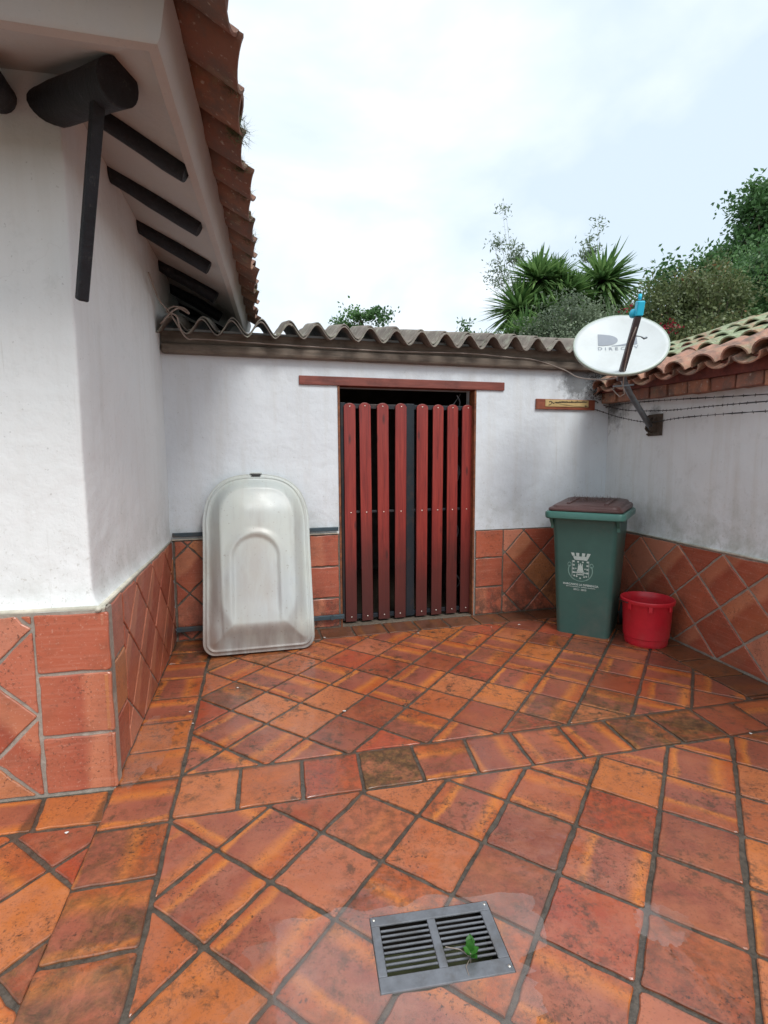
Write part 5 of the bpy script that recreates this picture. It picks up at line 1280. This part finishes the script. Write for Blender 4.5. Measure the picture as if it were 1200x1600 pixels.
def tree(name, label, cat, base, trunk_top, blobs, nleaf, ll, lw, mat, trunk_r=.12, group=None, spread=.9, nclump=60, up=.2, clump=.22, tr_mat=None):
    """blobs: (centre, radii) ellipsoids; leaves gather in clumps on twigs"""
    t = thing(name, label, cat, group); base = Vector(base); top = Vector(trunk_top)
    mb = MB(); pts = [base+(top-base)*k/8+Vector((noise.noise(Vector((k*.7, base.x, 0)))*.25, noise.noise(Vector((k*.7, base.x, 5)))*.25, 0))*(k/8) for k in range(9)]
    mb.tube(pts, [trunk_r*(1-.55*k/8) for k in range(9)], 9); centres = []
    vols = np.array([r[0]*r[1]*r[2] for c, r in blobs]); pr = vols/vols.sum()
    for k in range(nclump):
        c, r = blobs[RNG.choice(len(blobs), p=pr)]; d = RNG.normal(size=3); d /= np.linalg.norm(d); q = np.array(c)+d*np.array(r)*(RNG.uniform(.25, 1)**.5)*spread; centres.append(q)
        st = pts[int(RNG.integers(4, 9))]; e = Vector(q); m_ = st.lerp(e, .5)+Vector((0, 0, -.12*(e-st).length)); mb.tube([st, m_, e], [trunk_r*.28, trunk_r*.14, trunk_r*.04], 5, cap=False)
    mb.build('trunk', tr_mat or MT['trunkm'], t, smooth=True)
    C = np.array(centres); idx = RNG.integers(0, nclump, nleaf); cs = clump*RNG.uniform(.5, 1.5, nclump)
    P = C[idx]+RNG.normal(size=(nleaf, 3))*cs[idx][:, None]*np.array([1, 1, .75])
    D = rdirs(nleaf, up); tone = np.clip(RNG.uniform(0, .55, nclump)[idx]+RNG.uniform(0, .45, nleaf), 0, 1)
    leaf_cloud('crown', P, D, ll*RNG.uniform(.6, 1.3, nleaf), lw*RNG.uniform(.6, 1.3, nleaf), tone, mat, t); return t
def px(x, y, Y):      # point seen at picture position (x, y) at distance Y, used once to set the trees where they grow
    d = _X*((x-600)/798.8)-_U*((y-800)/798.8)+_f; return Vector((0, 0, 1.55))+d*(Y/d.y)
LM = dict(dark=mat_leaf('dark_green_leaf', (.04, .10, .035), (.12, .25, .08)), mid=mat_leaf('mid_green_leaf', (.05, .125, .045), (.14, .27, .09)),
          olive=mat_leaf('olive_leaf', (.06, .09, .035), (.20, .24, .10), (.30, .12, .06)), grey=mat_leaf('grey_green_leaf', (.10, .14, .09), (.24, .30, .19)),
          yuc=mat_leaf('yucca_leaf', (.07, .16, .05), (.22, .36, .12)), wisp=mat_leaf('wispy_leaf', (.12, .17, .11), (.26, .33, .22)))
def blob(x, y, Y, rx, rz, ry=None): return (tuple(px(x, y, Y)), (rx, ry or rx, rz))
# small round tree behind the corrugated roof
c = px(567, 505, 14); tree('small_tree', 'small round leafy tree standing alone behind the corrugated roof', 'tree', (c.x, c.y, 0), (c.x, c.y, c.z+.1),
     [blob(567, 508, 14, .55, .55), blob(540, 503, 14, .25, .22), blob(596, 500, 14, .2, .25), blob(570, 560, 14, .7, .7)], 6500, .085, .030, LM['mid'], .07, nclump=46, clump=.11)
c = px(722, 530, 11); tree('sapling', 'thin sapling peeping over the roof between the round tree and the yuccas', 'tree', (c.x, c.y, 0), (c.x, c.y, c.z+.1), [blob(720, 520, 11, .22, .28), blob(715, 560, 11, .35, .4)], 600, .10, .022, LM['mid'], .03, nclump=16, clump=.07)
# yuccas
def yucca(label, heads, base, Y):
    t = thing('yucca', label, 'yucca', 'yuccas behind the roof'); mb = MB()
    for (x, y, r) in heads:
        c = px(x, y, Y); R_ = r/798.8*Y; b = Vector((base[0], Y, 0)); mb.tube([b, b.lerp(c, .5)+Vector((0, 0, .2)), c], [.11, .085, .07], 8)
    mb.build('trunk', MT['trunkm'], t, smooth=True)
    for (x, y, r) in heads:
        c = px(x, y, Y); R_ = r/798.8*Y*1.12; n = 330; V, F, T = [], [], []
        for k in range(n):
            el = math.asin(RNG.uniform(-.75, .98)); az = RNG.uniform(0, 2*math.pi); d = Vector((math.cos(az)*math.cos(el), math.sin(az)*math.cos(el), math.sin(el)))
            s = d.cross(Vector((0, 0, 1))); s = s.normalized() if s.length > .05 else Vector((1, 0, 0)); ln = R_*RNG.uniform(.8, 1.1); wd = R_*.042; b0_ = len(V); droop = RNG.uniform(.0, .38)*R_
            for t_, w_ in ((0.03, .6), (.3, 1), (.65, .8), (1, .03)):
                p = c+d*ln*t_-Vector((0, 0, droop*t_*t_)); V += [tuple(p-s*wd*w_), tuple(p+s*wd*w_)]
            F += [(b0_+2*i, b0_+2*i+1, b0_+2*i+3, b0_+2*i+2) for i in range(3)]; T += [RNG.random()]*8
        me = bpy.data.meshes.new('rosette'); me.from_pydata(V, [], F); at = me.attributes.new('tone', 'FLOAT', 'POINT'); at.data.foreach_set('value', T); link('rosette', me, t, LM['yuc'])
yucca('tallest yucca of three spiky heads, standing left behind the grey roof', [(840, 440, 50), (812, 485, 55), (886, 462, 48), (868, 438, 40), (850, 500, 50)], (px(845, 500, 10).x, 0), 10)
yucca('yucca with one wide spiky head just left of the satellite dish top', [(942, 442, 58), (908, 468, 46)], (px(930, 500, 10.4).x, 0), 10.4)
yucca('low yucca whose leaves fan out right over the corrugated roof edge', [(822, 530, 50), (880, 528, 42), (757, 540, 26)], (px(835, 560, 9.2).x, 0), 9.2)
# grey-green shrub in front of them
c = px(885, 530, 8.6); tree('grey_shrub', 'grey green small leaved shrub between the yuccas and the dish', 'shrub', (c.x, c.y, 0), (c.x, c.y, c.z-.1), [blob(885, 505, 8.6, .5, .38), blob(850, 525, 8.6, .35, .3), blob(925, 500, 8.6, .35, .32), blob(890, 560, 8.6, .9, .5)], 16000, .055, .015, LM['grey'], .05, nclump=70, clump=.13)
# wispy saplings standing above
for lab, heads, Y in (('thin wispy sapling rising tallest left of the yuccas', [(785, 330, .10, .14), (780, 375, .17, .2), (800, 400, .22, .25), (775, 430, .25, .3), (820, 385, .12, .12), (795, 315, .06, .1), (845, 410, .2, .12)], 10.8),
                      ('thin wispy sapling rising above the right yucca head', [(935, 355, .08, .14), (925, 385, .16, .14), (915, 400, .16, .12), (940, 340, .05, .08)], 10.8)):
    bl_ = [(tuple(px(x, y, Y)), (a, a, b)) for x, y, a, b in heads]; c = px(heads[-1][0]+30, 520, Y)
    tree('wispy_sapling', lab, 'tree', (c.x, Y, 0), tuple(px(heads[2][0]+5, heads[2][1]+60, Y)), bl_, 1100 if 'tallest' in lab else 480, .085, .014, LM['wisp'], .03, 'wispy saplings above the yuccas', nclump=34 if 'tallest' in lab else 18, clump=.075, tr_mat=MT['trunkm'])
# hedge masses and trees on the right
c = px(1090, 520, 9); tree('tangled_bush', 'tangled olive bush with reddish tips behind the satellite dish', 'bush', (c.x, c.y, 0), (c.x, c.y, 3.4), [blob(1060, 470, 9, .6, .45), blob(1040, 510, 9, .5, .5), blob(1110, 470, 9, .6, .6), blob(1000, 540, 9, .5, .35), blob(1080, 560, 9, 1.3, .6)], 30000, .07, .018, LM['olive'], .08, nclump=230, clump=.14)
c = px(1180, 500, 9.6); tree('creeper_bush', 'grey green creeper covered bush beside the right edge, above the mossy roof', 'bush', (c.x, c.y, 0), (c.x, c.y, 3.8), [blob(1170, 460, 9.6, .75, .6), blob(1230, 430, 9.6, .8, .8), blob(1140, 520, 9.6, .9, .5)], 26000, .075, .019, LM['mid'], .09, nclump=200, clump=.15)
c = px(1190, 400, 12); tree('broadleaf_tree', 'tall dark green broadleaf tree at the right edge of the view', 'tree', (c.x+.6, c.y, 0), (c.x+.5, c.y, 6), [blob(1175, 330, 12, .55, .5), blob(1190, 385, 12, .75, .6), blob(1130, 405, 12, .6, .4), blob(1245, 350, 12, .9, 1.1), blob(1060, 440, 12, .55, .35), blob(1210, 310, 12, .4, .35), blob(1270, 420, 12, 1.3, 1.2), blob(1110, 450, 12, .8, .5)], 42000, .12, .032, LM['dark'], .16, nclump=330, clump=.17)
c = px(1000, 520, 13); tree('back_bush', 'dark bush far behind, between the right yucca and the dish', 'bush', (c.x, c.y, 0), (c.x, c.y, 4), [blob(1010, 485, 13, .5, .35), blob(960, 520, 13, .9, .45), blob(870, 535, 13, 1.1, .4), blob(1030, 460, 13, .4, .3)], 6500, .10, .03, LM['dark'], .07, nclump=90, clump=.17)
# red bougainvillea tips by the dish rim
c = px(1046, 512, 8.2); t = thing('red_flower_sprig', 'sprig of dark red flowers just beyond the right rim of the dish', 'flowers')
mb = MB(); mb.tube([(c.x+.05, c.y+.1, 0), (c.x+.08, c.y+.1, 2.0), tuple(c)], [.02, .015, .006], 6); mb.build('stem', MT['trunkm'], t)
P = np.array([tuple(c)]*90)+RNG.normal(size=(90, 3))*np.array([.07, .05, .05]); P[60:] += np.array([-.65, 0, .25]); 
leaf_cloud('petals', P, rdirs(90), np.full(90, .045), np.full(90, .018), RNG.random(90), mat_leaf('red_petal', (.22, .01, .03), (.42, .03, .06)), t, True)

# grass and moss tufts on the eave tiles of the house
V, F = [], []
for (x, y, r, n) in ((371, 205, .055, 420), (376, 262, .035, 160), (382, 302, .04, 220), (386, 340, .03, 120), (390, 372, .045, 260), (391, 398, .03, 140), (366, 140, .03, 80), (396, 455, .03, 120)):
    d = _X*((x-600)/798.8)-_U*((y-800)/798.8)+_f; k_ = (2.97-1.55)/d.z; c = Vector((0, 0, 1.55))+d*k_
    for k in range(n):
        a = Vector(RNG.normal(0, 1, 3)).normalized(); p = c+a*r*RNG.random(); dd = Vector(RNG.normal(0, 1, 3)); dd.z = abs(dd.z)*.6-.2; dd = dd.normalized()*RNG.uniform(.02, .085); s = dd.orthogonal().normalized()*.0013; b = len(V)
        V += [tuple(p-s), tuple(p+s), tuple(p+dd)]; F.append((b, b+1, b+2))
me = bpy.data.meshes.new('tufts'); me.from_pydata(V, [], F); o = link('grass_tufts', me, None, mat_simple('eave_grass', (.12, .15, .07), .9, 0, .5, 30)); o['kind'] = 'stuff'; tag(o, 'dry grass and moss tufts sprouting from the ends of the house eave tiles', 'grass')
